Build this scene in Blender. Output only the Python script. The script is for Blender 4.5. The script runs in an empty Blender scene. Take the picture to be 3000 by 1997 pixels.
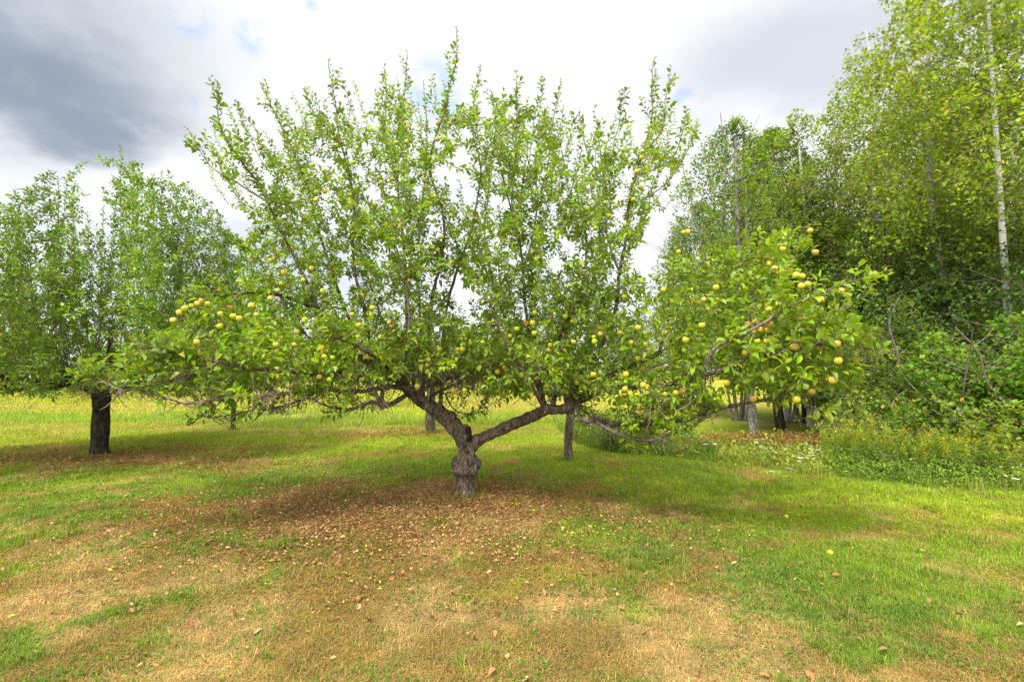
import bpy, bmesh, math, numpy as np
from mathutils import Vector, Matrix, noise as mnoise

R = math.radians
SC = bpy.context.scene
COL = SC.collection
# ------------------------------------------------------------------ camera
CAM_H, PITCH, FPX = 1.6, R(3.45), 1500.0        # photo is 3000 x 1997 px, 18 mm on a 36 mm frame
cam_d = bpy.data.cameras.new('camera'); cam = bpy.data.objects.new('camera', cam_d); COL.objects.link(cam)
cam.location = (0, 0, CAM_H); cam.rotation_euler = (R(90) + PITCH, 0, 0)
cam_d.lens = 18; cam_d.sensor_width = 36; cam_d.clip_start = 0.05; cam_d.clip_end = 4000
SC.camera = cam

def ray(px, py):
    x = (px - 1500) / FPX; z = (998.5 - py) / FPX
    return np.array([x, math.cos(PITCH) - z * math.sin(PITCH), math.sin(PITCH) + z * math.cos(PITCH)])
def at(px, py, Y):
    r = ray(px, py); return r * (Y / r[1]) + np.array([0, 0, CAM_H])
def gnd(px, py):
    r = ray(px, py); t = -CAM_H / r[2]; return r[0] * t, r[1] * t
def nd(px, py):
    r = ray(px, py); return tuple(r / np.linalg.norm(r))

# ------------------------------------------------------------------ sky, sun, exposure
SUN_EL, SUN_AZ = R(56), R(215)                   # azimuth clockwise from +Y: from behind the camera, to the left
SC.view_settings.view_transform = 'Standard'; SC.view_settings.look = 'None'
SC.view_settings.exposure = 0.95; SC.view_settings.gamma = 1.0
sd = bpy.data.lights.new('sun', 'SUN'); sd.energy = 2.6; sd.angle = R(14); sd.color = (1.0, 0.97, 0.90)
sun = bpy.data.objects.new('sun', sd); COL.objects.link(sun); sun.location = (-20, -30, 60)
sdir = Vector((math.sin(SUN_AZ) * math.cos(SUN_EL), math.cos(SUN_AZ) * math.cos(SUN_EL), math.sin(SUN_EL)))
sun.rotation_euler = sdir.to_track_quat('Z', 'Y').to_euler()

class NT:
    """tiny node-tree helper"""
    def __init__(s, nt): s.nt = nt; nt.nodes.clear()
    def n(s, t, **kw):
        nd_ = s.nt.nodes.new(t)
        for k, v in kw.items():
            if k.startswith('i_'):
                key = k[2:]
                key = int(key) if key.isdigit() else key.replace('_', ' ')
                s.set(nd_.inputs[key], v)
            else: setattr(nd_, k, v)
        return nd_
    def set(s, sock, v):
        if isinstance(v, bpy.types.NodeSocket): s.nt.links.new(v, sock)
        elif isinstance(v, bpy.types.Node): s.nt.links.new(v.outputs[0], sock)
        else: sock.default_value = v
    def math(s, op, a, b=0.0, c=None, clamp=False):
        m = s.n('ShaderNodeMath', operation=op, use_clamp=clamp); s.set(m.inputs[0], a); s.set(m.inputs[1], b)
        if c is not None: s.set(m.inputs[2], c)
        return m.outputs[0]
    def vmath(s, op, a, b=(0, 0, 0), out=0):
        m = s.n('ShaderNodeVectorMath', operation=op); s.set(m.inputs[0], a)
        if op == 'SCALE': s.set(m.inputs['Scale'], b)
        else: s.set(m.inputs[1], b)
        return m.outputs[out]
    def mix(s, f, a, b, blend='MIX'):
        m = s.n('ShaderNodeMix', data_type='RGBA', blend_type=blend); s.set(m.inputs[0], f); s.set(m.inputs[6], a); s.set(m.inputs[7], b)
        return m.outputs[2]
    def noise(s, vec, scale, detail=4, rough=0.5, dist=0.0, out=0):
        m = s.n('ShaderNodeTexNoise'); s.set(m.inputs['Vector'], vec); m.inputs['Scale'].default_value = scale
        m.inputs['Detail'].default_value = detail; m.inputs['Roughness'].default_value = rough; m.inputs['Distortion'].default_value = dist
        return m.outputs[out]
    def ss(s, v, a, b, lo=0.0, hi=1.0):
        m = s.n('ShaderNodeMapRange', interpolation_type='SMOOTHSTEP'); s.set(m.inputs[0], v)
        m.inputs[1].default_value = a; m.inputs[2].default_value = b; m.inputs[3].default_value = lo; m.inputs[4].default_value = hi
        return m.outputs[0]

w = bpy.data.worlds.new('World'); SC.world = w; w.use_nodes = True
T = NT(w.node_tree)
tc = T.n('ShaderNodeTexCoord')
d = T.vmath('NORMALIZE', tc.outputs['Generated'])
sky = T.n('ShaderNodeTexSky', sky_type='NISHITA', sun_disc=False); sky.sun_elevation = SUN_EL; sky.sun_rotation = SUN_AZ
blue = T.vmath('SCALE', sky.outputs[0], 0.13)
sep = T.n('ShaderNodeSeparateXYZ', i_0=d)
zz = T.math('ADD', T.math('MAXIMUM', sep.outputs[2], 0.0), 0.22)
comb = T.n('ShaderNodeCombineXYZ', i_0=T.math('DIVIDE', sep.outputs[0], zz), i_1=T.math('DIVIDE', sep.outputs[1], zz), i_2=0.0)
n1 = T.noise(comb, 1.1, 7, 0.52, 0.35)
n2 = T.noise(comb, 3.2, 6, 0.55, 0.2)
nv = T.vmath('SCALE', T.vmath('SUBTRACT', T.noise(comb, 1.7, 6, 0.55, 0.0, out=1), (0.5, 0.5, 0.5)), 0.26)
dp = T.vmath('NORMALIZE', T.vmath('ADD', d, nv))
def blob(px, py, sx, sy, vec=dp):
    """soft elliptical patch of sky round the direction of a photo pixel"""
    c = nd(px, py)
    df = T.vmath('SUBTRACT', vec, c)
    df = T.vmath('MULTIPLY', df, (1 / sx, 1 / sx, 1 / sy))
    return T.vmath('LENGTH', df, out=1)
grey = T.ss(n1, 0.44, 0.60)
soft = T.ss(n2, 0.40, 0.66)
cl = T.mix(T.math('MULTIPLY', grey, 0.55), (0.66, 0.66, 0.67, 1), (0.385, 0.40, 0.45, 1))
cl = T.mix(T.math('MULTIPLY', soft, 0.30), cl, (0.45, 0.47, 0.51, 1))
b_w = T.ss(blob(1500, 120, .75, .35), 1.05, 0.35)          # bright veil above the tree
cl = T.mix(T.math('MULTIPLY', b_w, 0.85), cl, (0.62, 0.62, 0.62, 1))
g2 = T.ss(blob(2330, 200, .28, .10), 1.1, 0.3)
cl = T.mix(T.math('MULTIPLY', g2, 0.7), cl, (0.36, 0.375, 0.43, 1))
for (px, py, sx, sy, k) in ((20, 40, .30, .13, .45), (60, 275, .27, .060, .95), (-220, 160, .24, .15, .85), (340, 250, .22, .05, .35)):
    m_ = T.math('MULTIPLY', T.ss(blob(px, py, sx, sy), 1.15, 0.25), T.ss(n2, 0.70, 0.42, 0.45, 1.0))
    cl = T.mix(T.math('MULTIPLY', m_, k), cl, (0.185, 0.215, 0.255, 1))
lowgrey = T.ss(blob(700, 800, .35, .08), 1.1, 0.3)
cl = T.mix(T.math('MULTIPLY', lowgrey, 0.5), cl, (0.36, 0.40, 0.48, 1))
gap = None
for (px, py, sx, sy) in ((905, 12, .013, .013), (548, 55, .035, .03), (560, 315, .014, .02), (1270, 270, .055, .065), (740, 115, .03, .03), (2000, 300, .02, .02)):
    m_ = T.math('MULTIPLY', T.ss(blob(px, py, sx, sy, T.vmath('ADD', d, T.vmath('SCALE', nv, 0.18))), 1.2, 0.4), T.ss(T.noise(comb, 9.0, 5, .6), 0.38, 0.58))
    gap = m_ if gap is None else T.math('MAXIMUM', gap, m_)
cl = T.mix(T.math('MULTIPLY', gap, 0.6), cl, (0.24, 0.40, 0.62, 1))
back = T.ss(sep.outputs[1], 0.05, -0.55)                   # clouds behind the camera, towards the sun, brightened as unseen fill light
zen = T.ss(sep.outputs[2], 0.64, 0.92)                     # overcast overhead, above the frame, brightened to lift the ambient light
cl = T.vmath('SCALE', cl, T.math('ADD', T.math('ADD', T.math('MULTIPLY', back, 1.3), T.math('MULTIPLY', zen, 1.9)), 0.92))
below = T.ss(sep.outputs[2], -0.02, 0.0)
cl = T.mix(below, (0.12, 0.14, 0.06, 1), cl)
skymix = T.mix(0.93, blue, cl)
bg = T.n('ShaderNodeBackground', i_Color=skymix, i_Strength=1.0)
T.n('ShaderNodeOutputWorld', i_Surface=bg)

SC.cycles.max_bounces = 7; SC.cycles.diffuse_bounces = 3; SC.cycles.glossy_bounces = 2
SC.cycles.transmission_bounces = 5; SC.cycles.transparent_max_bounces = 6
SC.cycles.caustics_reflective = False; SC.cycles.caustics_refractive = False
SC.cycles.sample_clamp_indirect = 6

# ------------------------------------------------------------------ helpers
def nrm(a): return a / (np.linalg.norm(a, axis=-1, keepdims=True) + 1e-12)

def mesh_np(name, V, groups, col=None, mat=None, parent=None, smooth=False, loc=(0, 0, 0)):
    """one mesh object from numpy arrays; groups = list of (n,k) index arrays"""
    V = np.asarray(V, np.float32); me = bpy.data.meshes.new(name)
    me.vertices.add(len(V)); me.vertices.foreach_set('co', V.ravel())
    loops = np.concatenate([g.ravel() for g in groups]).astype(np.int32)
    tot = np.concatenate([np.full(len(g), g.shape[1], np.int32) for g in groups])
    st = np.concatenate([[0], np.cumsum(tot)[:-1]]).astype(np.int32)
    me.loops.add(len(loops)); me.loops.foreach_set('vertex_index', loops)
    me.polygons.add(len(tot)); me.polygons.foreach_set('loop_start', st); me.polygons.foreach_set('loop_total', tot)
    me.polygons.foreach_set('use_smooth', np.full(len(tot), smooth))
    if col is not None:
        a = me.color_attributes.new('Col', 'FLOAT_COLOR', 'POINT')
        c = np.ones((len(V), 4), np.float32); c[:, :3] = col; a.data.foreach_set('color', c.ravel())
    me.update(calc_edges=True)
    if mat: me.materials.append(mat)
    o = bpy.data.objects.new(name, me); o.location = loc; COL.objects.link(o)
    if parent: o.parent = parent
    return o

def tag(o, label=None, cat=None, group=None, kind=None):
    if label: o['label'] = label
    if cat: o['category'] = cat
    if group: o['group'] = group
    if kind: o['kind'] = kind
    return o
def empty(name, loc, label, cat, group=None):
    o = bpy.data.objects.new(name, None); o.empty_display_size = .1; COL.objects.link(o); o.location = loc
    return tag(o, label, cat, group)
def copy_tree(o, parent=None):
    c = o.copy(); COL.objects.link(c); c.parent = parent
    for ch in list(o.children): copy_tree(ch, c)
    return c

def hash2(ix, iy, s):
    h = (ix.astype(np.int64) * 374761393 + iy.astype(np.int64) * 668265263 + s * 974634777) & 0x7fffffff
    h = ((h ^ (h >> 13)) * 1274126177) & 0x7fffffff
    return ((h ^ (h >> 16)) & 0xffffff) / float(0xffffff)
def vnoise(x, y, s=0):
    ix = np.floor(x); iy = np.floor(y); fx = x - ix; fy = y - iy
    fx = fx * fx * (3 - 2 * fx); fy = fy * fy * (3 - 2 * fy)
    a = hash2(ix, iy, s); b = hash2(ix + 1, iy, s); c = hash2(ix, iy + 1, s); e = hash2(ix + 1, iy + 1, s)
    return (a * (1 - fx) + b * fx) * (1 - fy) + (c * (1 - fx) + e * fx) * fy
def fbm(x, y, s=0, o=4):
    r = 0; a = .5; t = 0
    for k in range(o):
        r = r + a * vnoise(x * 2 ** k + 7.3 * k, y * 2 ** k - 3.1 * k, s + k); t += a; a *= .5
    return r / t
def sst(v, a, b):
    t = np.clip((v - a) / (b - a), 0, 1); return t * t * (3 - 2 * t)
def hgt(x, y):
    x = np.asarray(x, float); y = np.asarray(y, float)
    return (fbm(x * .35, y * .35, 5, 2) - .5) * .10 * sst(y, 1, 5) + (fbm(x * .05 + 9, y * .05, 8, 2) - .5) * .8 * sst(np.hypot(x, y), 22, 60)

# tubes --------------------------------------------------------------
def catmull(pts, m=6):
    P = np.asarray(pts, float); P = np.vstack([2 * P[0] - P[1], P, 2 * P[-1] - P[-2]])
    out = []
    for i in range(1, len(P) - 2):
        for t in np.linspace(0, 1, m, endpoint=False):
            a, b, c, e = P[i - 1], P[i], P[i + 1], P[i + 2]
            out.append(.5 * ((2 * b) + (c - a) * t + (2 * a - 5 * b + 4 * c - e) * t * t + (3 * b - a - 3 * c + e) * t ** 3))
    out.append(P[-2]); return np.array(out)

def tubes(paths, radii, sides):
    """paths (N,M,3), radii (N,M) -> verts, quads; ends closed by tapering"""
    N, M, _ = paths.shape
    tan = np.empty_like(paths); tan[:, 1:-1] = paths[:, 2:] - paths[:, :-2]; tan[:, 0] = paths[:, 1] - paths[:, 0]; tan[:, -1] = paths[:, -1] - paths[:, -2]
    tan = nrm(tan)
    ref = np.zeros_like(tan); ref[..., 0] = .31; ref[..., 1] = .95; ref[..., 2] = .05
    u = nrm(np.cross(tan, ref)); v = np.cross(tan, u)
    a = np.linspace(0, 2 * np.pi, sides, endpoint=False)
    ring = u[:, :, None] * np.cos(a)[None, None, :, None] + v[:, :, None] * np.sin(a)[None, None, :, None]
    V = (paths[:, :, None] + ring * radii[:, :, None, None]).reshape(-1, 3)
    i = np.arange(N)[:, None, None] * M * sides + np.arange(M - 1)[None, :, None] * sides
    k = np.arange(sides)[None, None, :]; k2 = (k + 1) % sides
    Q = np.stack([i + k, i + k2, i + sides + k2, i + sides + k], -1).reshape(-1, 4)
    return V, Q
class Geo:
    def __init__(s): s.V = []; s.F = {}; s.C = []; s.n = 0
    def add(s, V, *gs, col=None):
        V = np.asarray(V); s.V.append(V)
        for g in gs: s.F.setdefault(g.shape[1], []).append(g + s.n)
        if col is not None: s.C.append(np.broadcast_to(col, (len(V), 3)))
        s.n += len(V)
    def tube(s, pts, rad, sides=8, col=None, cap=False):
        P = np.asarray(pts, float)[None]; rr = np.broadcast_to(rad, (P.shape[1],))[None]
        V, Q = tubes(P, rr, sides); s.add(V, Q, col=col)
        if cap:
            s.F.setdefault(sides, []).append((np.arange(sides)[None] + s.n - sides))
    def build(s, name, mat, parent=None, smooth=True, loc=(0, 0, 0)):
        V = np.vstack(s.V) - np.asarray(loc)[None] if parent is None else np.vstack(s.V)
        return mesh_np(name, V, [np.vstack(f) for f in s.F.values()], np.vstack(s.C) if s.C else None, mat, parent, smooth, loc if parent is None else (0, 0, 0))

def wobble(P, amp, seed):
    g = np.random.default_rng(seed); P = np.array(P, float)
    P[1:-1] += g.normal(0, amp, (len(P) - 2, 3)); return P

# leaves -------------------------------------------------------------
T8 = np.array([[0, 0, 0], [.34, 0, -.03], [.36, .5, .10], [.36, -.5, .10], [.72, 0, -.02], [.70, .40, .09], [.70, -.40, .09], [1, 0, -.06]])
F8t = np.array([[0, 1, 2], [0, 3, 1], [5, 4, 7], [4, 6, 7]]); F8q = np.array([[2, 1, 4, 5], [1, 3, 6, 4]])
T4 = np.array([[0, 0, 0], [.52, .5, .08], [1, 0, -.04], [.50, -.5, .08]])
F4t = np.array([[0, 2, 1], [0, 3, 2]])
def leaf_arrays(P, D, N, L, W, col, curl, hi=True):
    D = nrm(D); N = nrm(N - (N * D).sum(-1, keepdims=True) * D); S = np.cross(N, D)
    t = T8 if hi else T4
    n = len(P); u = t[None, :, 0] * L[:, None]; v = t[None, :, 1] * (L * W)[:, None]
    ww = t[None, :, 2] * L[:, None] * 1.3 - (t[None, :, 0] ** 2) * (curl * L)[:, None]
    V = P[:, None] + u[..., None] * D[:, None] + v[..., None] * S[:, None] + ww[..., None] * N[:, None]
    k = len(t); off = (np.arange(n) * k)[:, None, None]
    if hi: gs = [(F8t[None] + off).reshape(-1, 3), (F8q[None] + off).reshape(-1, 4)]
    else: gs = [(F4t[None] + off).reshape(-1, 3)]
    return V.reshape(-1, 3), gs, np.repeat(col, k, 0)

def bez(A, B, C, n):
    t = np.linspace(0, 1, n)[None, :, None]
    return A[:, None] * (1 - t) ** 2 + 2 * B[:, None] * t * (1 - t) + C[:, None] * t ** 2

def grow(nodes, targets, up=.7, step=.07, maxlen=None, g=None, droop=0.0):
    """connects every target to the nearest (preferably lower) node of the growing skeleton"""
    nodes = np.asarray(nodes); targets = np.asarray(targets)
    cap = len(nodes) + len(targets) * 12; buf = np.empty((cap, 3)); buf[:len(nodes)] = nodes; n = len(nodes)
    d0 = np.array([np.min(((nodes - t) ** 2).sum(1)) for t in targets]); order = np.argsort(d0)
    A = []; B = []; C = []
    for i in order:
        t = targets[i]; dv = t - buf[:n]; dd = np.sqrt((dv ** 2).sum(1)) + 1e-6
        j = np.argmin(dd * (1 + up * (1 - dv[:, 2] / dd))); a = buf[j].copy(); L = dd[j]
        if L < .05: a = a - (t - a) * .5; L = np.linalg.norm(t - a)
        if maxlen and L > maxlen: continue
        mid = a + (t - a) * .5 + g.normal(0, .10, 3) * L - np.array([0, 0, (.22 - droop) * L * (1 - abs((t - a)[2]) / (L + 1e-6))])
        A.append(a); B.append(mid); C.append(t)
        m = max(2, min(10, int(L / step))); tt = np.linspace(.25, 1, m)[:, None]
        buf[n:n + m] = a * (1 - tt) ** 2 + 2 * mid * tt * (1 - tt) + t * tt ** 2; n += m
    return np.array(A), np.array(B), np.array(C), buf[:n]

def leaves_on(paths, g, spacing=.022, t0=.2, L=.07, Lv=.25, spread=.85, up=1.0, W=.56, gloss=None):
    """paths (N,M,3) -> positions, directions, normals, lengths of leaves set alternately along them"""
    N, M, _ = paths.shape
    ln = np.linalg.norm(np.diff(paths, axis=1), axis=2).sum(1)
    cnt = np.maximum(3, (ln * (1 - t0) / spacing)).astype(int)
    idx = np.repeat(np.arange(N), cnt); start = np.concatenate([[0], np.cumsum(cnt)[:-1]])
    k = np.arange(len(idx)) - start[idx]
    t = t0 + (1 - t0) * (k + g.random(len(idx))) / cnt[idx]; t = np.minimum(t, 1)
    f = t * (M - 1); i = np.minimum(f.astype(int), M - 2); fr = (f - i)[:, None]
    P = paths[idx, i] * (1 - fr) + paths[idx, i + 1] * fr; tan = nrm(paths[idx, i + 1] - paths[idx, i])
    phi = k * 2.4 + g.random(N)[idx] * 6.28 + g.normal(0, .3, len(idx))
    ref = nrm(np.cross(tan, np.array([.2, .3, .93]))); v = np.cross(tan, ref)
    rad = ref * np.cos(phi)[:, None] + v * np.sin(phi)[:, None]
    sp = (spread * (1.15 - .55 * t))[:, None]
    D = nrm(tan * (1 - sp * .45) + rad * sp + g.normal(0, .12, P.shape) + np.array([0, 0, -.10]))
    P = P + D * .012
    Nn = np.array([0, 0, up]) + rad * -.15 + g.normal(0, .42, P.shape)
    LL = L * (1 + Lv * g.normal(0, 1, len(P))) * (1 - .35 * np.maximum(0, t - .85) / .15); LL = np.clip(LL, L * .35, L * 1.7)
    return P, D, Nn, LL

# ------------------------------------------------------------------ materials
def mat(name):
    m = bpy.data.materials.new(name); m.use_nodes = True; return m, NT(m.node_tree)
def leaf_mat(name, trans=.33, tint=(1.75, 1.75, .30), rough=.42, spec=.36, val=.16):
    m, t = mat(name)
    a = t.n('ShaderNodeVertexColor', layer_name='Col')
    geo = t.n('ShaderNodeNewGeometry')
    pale = t.mix(0.30, a.outputs[0], (0.16, 0.21, 0.10, 1))
    c = t.mix(geo.outputs['Backfacing'], a.outputs[0], pale)
    p = t.n('ShaderNodeBsdfPrincipled', i_Base_Color=c, i_Roughness=rough); p.inputs['Specular IOR Level'].default_value = spec
    tr = t.n('ShaderNodeBsdfTranslucent', i_Color=t.vmath('MULTIPLY', a.outputs[0], tint))
    ms = t.n('ShaderNodeMixShader', i_0=trans, i_1=p.outputs[0], i_2=tr.outputs[0])
    t.n('ShaderNodeOutputMaterial', i_Surface=ms); return m
def bark_mat(name, c1, c2, c3, scale=18, stretch=.35, bump=.6, lichen=None, stain=()):
    m, t = mat(name)
    o = t.n('ShaderNodeTexCoord').outputs['Object']
    v = t.vmath('MULTIPLY', o, (1, 1, stretch))
    n = t.noise(v, scale, 8, .62, .6); n_ = t.noise(o, scale * .25, 4, .5); f = t.noise(o, scale * 4, 4, .6)
    vor = t.n('ShaderNodeTexVoronoi', feature='DISTANCE_TO_EDGE', i_Vector=t.vmath('ADD', v, t.vmath('SCALE', t.noise(o, scale, 3, .5, out=1), .04)), i_Scale=scale * 1.4)
    crack = t.ss(vor.outputs['Distance'], 0.0, .16)
    c = t.mix(t.ss(n, .38, .64), c1, c2); c = t.mix(t.math('MULTIPLY', t.ss(n_, .5, .7), .7), c, c3)
    if lichen: c = t.mix(t.math('MULTIPLY', t.ss(t.noise(o, scale * .8, 6, .65), .56, .66), .75), c, lichen)
    c = t.mix(t.math('MULTIPLY', t.math('SUBTRACT', 1.0, crack), .55), c, (c1[0] * .4, c1[1] * .4, c1[2] * .4, 1))
    for p_, r_ in stain:                           # weathered black rot on the old sawn stub
        dd = t.vmath('LENGTH', t.vmath('SUBTRACT', t.vmath('ADD', o, t.vmath('SCALE', t.noise(o, 14, 3, .6, out=1), .05)), tuple(np.array(p_) + .025)), out=1)
        c = t.mix(t.math('MULTIPLY', t.ss(dd, r_, r_ * .55), .9), c, (.018, .015, .013, 1))
    h = t.math('ADD', t.math('MULTIPLY', n, 1.0), t.math('ADD', t.math('MULTIPLY', crack, .45), t.math('MULTIPLY', f, .3)))
    b = t.n('ShaderNodeBump', i_Strength=bump, i_Distance=.02, i_Height=h)
    p = t.n('ShaderNodeBsdfPrincipled', i_Base_Color=c, i_Roughness=.92, i_Normal=b.outputs[0]); p.inputs['Specular IOR Level'].default_value = .2
    t.n('ShaderNodeOutputMaterial', i_Surface=p); return m
M = {}
M['leaf'] = leaf_mat('apple_leaf')
M['leaf_far'] = leaf_mat('broad_leaf', trans=.40, rough=.5)
M['grass'] = leaf_mat('grass_blade', trans=.30, tint=(1.3, 1.3, .7), rough=.65, spec=.10)
M['litter'] = leaf_mat('dead_leaf', trans=.12, tint=(1, 1, 1), rough=.75, spec=.2)
M['bark'] = bark_mat('apple_bark', (.085, .060, .042, 1), (.29, .21, .150, 1), (.19, .145, .105, 1), 26, .30, 1.0, (.26, .25, .18, 1))
M['bark_dark'] = bark_mat('old_dark_bark', (.022, .017, .012, 1), (.085, .066, .048, 1), (.05, .045, .03, 1), 16, .35, .9)
M['twig'] = bark_mat('twig_bark', (.12, .09, .068, 1), (.33, .26, .21, 1), (.20, .16, .125, 1), 30, .5, .3)
M['grey_bark'] = bark_mat('grey_bark', (.10, .09, .075, 1), (.30, .28, .24, 1), (.20, .19, .16, 1), 14, .6, .5, (.32, .34, .26, 1))
M['cut'] = bark_mat('cut_wood', (.36, .17, .07, 1), (.52, .28, .13, 1), (.4, .2, .1, 1), 40, 1, .2)

def birch_mat(name, white, dark):
    m, t = mat(name)
    o = t.n('ShaderNodeTexCoord').outputs['Object']
    v = t.vmath('MULTIPLY', o, (2.2, 2.2, 13)); n = t.noise(v, 1.6, 6, .62, .5)
    v2 = t.vmath('MULTIPLY', o, (1.2, 1.2, 2.3)); n2 = t.noise(v2, 2.2, 5, .6, .4)
    c = t.mix(t.ss(n, .56, .62), white, dark)
    c = t.mix(t.math('MULTIPLY', t.ss(n2, .55, .68), .8), c, (.20, .17, .15, 1))
    c = t.mix(t.math('MULTIPLY', t.noise(o, 9, 5, .6), .35), c, (.34, .30, .25, 1))
    b = t.n('ShaderNodeBump', i_Strength=.4, i_Distance=.01, i_Height=n)
    p = t.n('ShaderNodeBsdfPrincipled', i_Base_Color=c, i_Roughness=.8, i_Normal=b.outputs[0])
    t.n('ShaderNodeOutputMaterial', i_Surface=p); return m
M['birch'] = birch_mat('birch_bark', (.56, .54, .49, 1), (.05, .04, .035, 1))
M['aspen'] = birch_mat('aspen_bark', (.46, .45, .38, 1), (.10, .09, .07, 1))

# ground material: vertex colour (dry / green patches) broken up by fine soil and thatch noise
m, t = mat('lawn_soil'); M['ground'] = m
a = t.n('ShaderNodeVertexColor', layer_name='Col'); o = t.n('ShaderNodeTexCoord').outputs['Object']
nf = t.noise(o, 38, 5, .7); nm = t.noise(o, 6, 5, .6); nl = t.noise(o, .9, 4, .55)
c = t.mix(t.ss(nf, .38, .62), t.vmath('SCALE', a.outputs[0], .62), t.vmath('SCALE', a.outputs[0], 1.12))
c = t.mix(t.math('MULTIPLY', t.ss(nm, .52, .7), .35), c, (.13, .095, .05, 1))
c = t.mix(t.math('MULTIPLY', t.ss(nl, .5, .7), .25), c, (.26, .27, .05, 1))
b = t.n('ShaderNodeBump', i_Strength=.7, i_Distance=.03, i_Height=nf)
p = t.n('ShaderNodeBsdfPrincipled', i_Base_Color=c, i_Roughness=.95, i_Normal=b.outputs[0]); p.inputs['Specular IOR Level'].default_value = .1
t.n('ShaderNodeOutputMaterial', i_Surface=p)

# ------------------------------------------------------------------ ground and grass
GREEN = np.array([.125, .245, .003]); LIME = np.array([.300, .400, .003]); BROWN = np.array([.310, .130, .036])
TAN = np.array([.560, .315, .145]); DGREEN = np.array([.105, .205, .006]); YEL = np.array([.46, .48, .008])
MT = np.array(gnd(1361, 1455)); LT = np.array(gnd(290, 1333)); BT = np.array(gnd(1261, 1268)); TT = np.array(gnd(1666, 1348)); ST = np.array(gnd(682, 1257))
def gs(x, y, c, sx, sy, ang=0):
    ca, sa = math.cos(ang), math.sin(ang); dx = x - c[0]; dy = y - c[1]
    u = (dx * ca + dy * sa) / sx; v = (-dx * sa + dy * ca) / sy; return np.exp(-(u * u + v * v))
def mixc(a, b, f): return a * (1 - f[:, None]) + b * f[:, None]
def litter_d(x, y):
    return np.maximum.reduce([1.2 * gs(x, y, (MT[0] - .7, MT[1] - .65), 2.3, 1.6), .55 * gs(x, y, (MT[0] + .9, MT[1] - .9), 1.9, 1.0), .95 * gs(x, y, (LT[0] + .6, LT[1] - .3), 3.6, 1.5), .6 * gs(x, y, (BT[0] - .9, BT[1] - .1), 2.0, 1.2)])
def dry(x, y):
    n = fbm(x * 1.1, y * 1.1, 21, 5); n2 = fbm(x * 3.7, y * 3.7, 33, 3)
    base = .90 * gs(x, y, (-2.0, 3.2), 3.6, 1.9) + .6 * gs(x, y, (3.1, 2.7), 1.0, .5) + .55 * gs(x, y, (.6, 2.7), 1.2, .9) + .75 * gs(x, y, (2.2, 2.2), 1.7, .75) + .5 * gs(x, y, (-3.8, 6.1), 1.8, .9)
    base = np.maximum(base, .9 * litter_d(x, y)) + .30 * gs(x, y, (0, 4.4), 2.6, .9)
    base += .35 * gs(x, y, (3.8, 5.2), 1.4, .28, .15)
    n3 = fbm(x * 13, y * 13, 41, 3)
    return .10 + .80 * sst(base * .98 + .04 + (n - .5) * 1.5 + (n2 - .5) * 1.9 + (n3 - .5) * 1.7 * np.exp(-y / 16), .12, .88)
def gcol(x, y):
    n = fbm(x * .7 + 4, y * .7, 51, 4); n2 = fbm(x * 2.3, y * 2.3 + 9, 61, 4)
    c = mixc(np.broadcast_to(GREEN, (len(x), 3)), LIME, sst(n * .7 + n2 * .3, .42, .62) * .6)
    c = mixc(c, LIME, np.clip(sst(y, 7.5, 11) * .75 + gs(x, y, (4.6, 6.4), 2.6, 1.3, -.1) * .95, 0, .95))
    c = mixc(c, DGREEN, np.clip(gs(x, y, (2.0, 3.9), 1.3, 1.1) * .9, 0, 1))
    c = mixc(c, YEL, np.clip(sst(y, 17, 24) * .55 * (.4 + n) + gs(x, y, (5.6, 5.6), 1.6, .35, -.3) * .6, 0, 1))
    far_tan = np.clip(sst(fbm(x * .12, y * .35, 71, 3), .52, .66) * sst(y, 12, 16) * .35, 0, 1)
    c = mixc(c, TAN * .9, far_tan)
    dr = dry(x, y); fine = np.exp((fbm(x * 9, y * 9, 131, 3) - .5)[:, None] * 1.3 * np.exp(-y / 14)[:, None]); c = c * fine; c = mixc(c, fine * mixc(np.broadcast_to(BROWN, (len(x), 3)), TAN, sst(fbm(x * 1.7, y * 1.7, 81, 4) + .16 * gs(x, y, (0, 2.4), 5, 1.3), .45, .68)), dr * .88)
    return c

u = np.linspace(-1, 1, 361); gx = np.sinh(u * 5.2) / math.sinh(5.2) * 900
v = np.linspace(0, 1, 361); gy = -6 + np.sinh(v * 5.6) / math.sinh(5.6) * 1500
X, Y_ = np.meshgrid(gx, gy); x = X.ravel(); y = Y_.ravel()
n_ = 361; i = (np.arange(n_ - 1)[:, None] * n_ + np.arange(n_ - 1)[None]).ravel()
mesh_np('ground', np.stack([x, y, hgt(x, y)], 1), [np.stack([i, i + 1, i + n_ + 1, i + n_], 1)], gcol(x, y) * .8, M['ground'], smooth=True)['kind'] = 'structure'

# weedy border of the lawn (front edge from the photo)
EDGE = np.array([gnd(*p) for p in ((1640, 1262), (1700, 1305), (1800, 1328), (1950, 1342), (2100, 1360), (2250, 1382), (2500, 1408), (2700, 1432), (2950, 1448), (3300, 1462))])
def edge_y(x): return np.interp(x, EDGE[:, 0], EDGE[:, 1], left=1e3)
def in_border(x, y): return (x > EDGE[0, 0]) & (y > edge_y(x) + .12 * np.sin(x * 5) + .1 * np.sin(x * 13))

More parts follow.
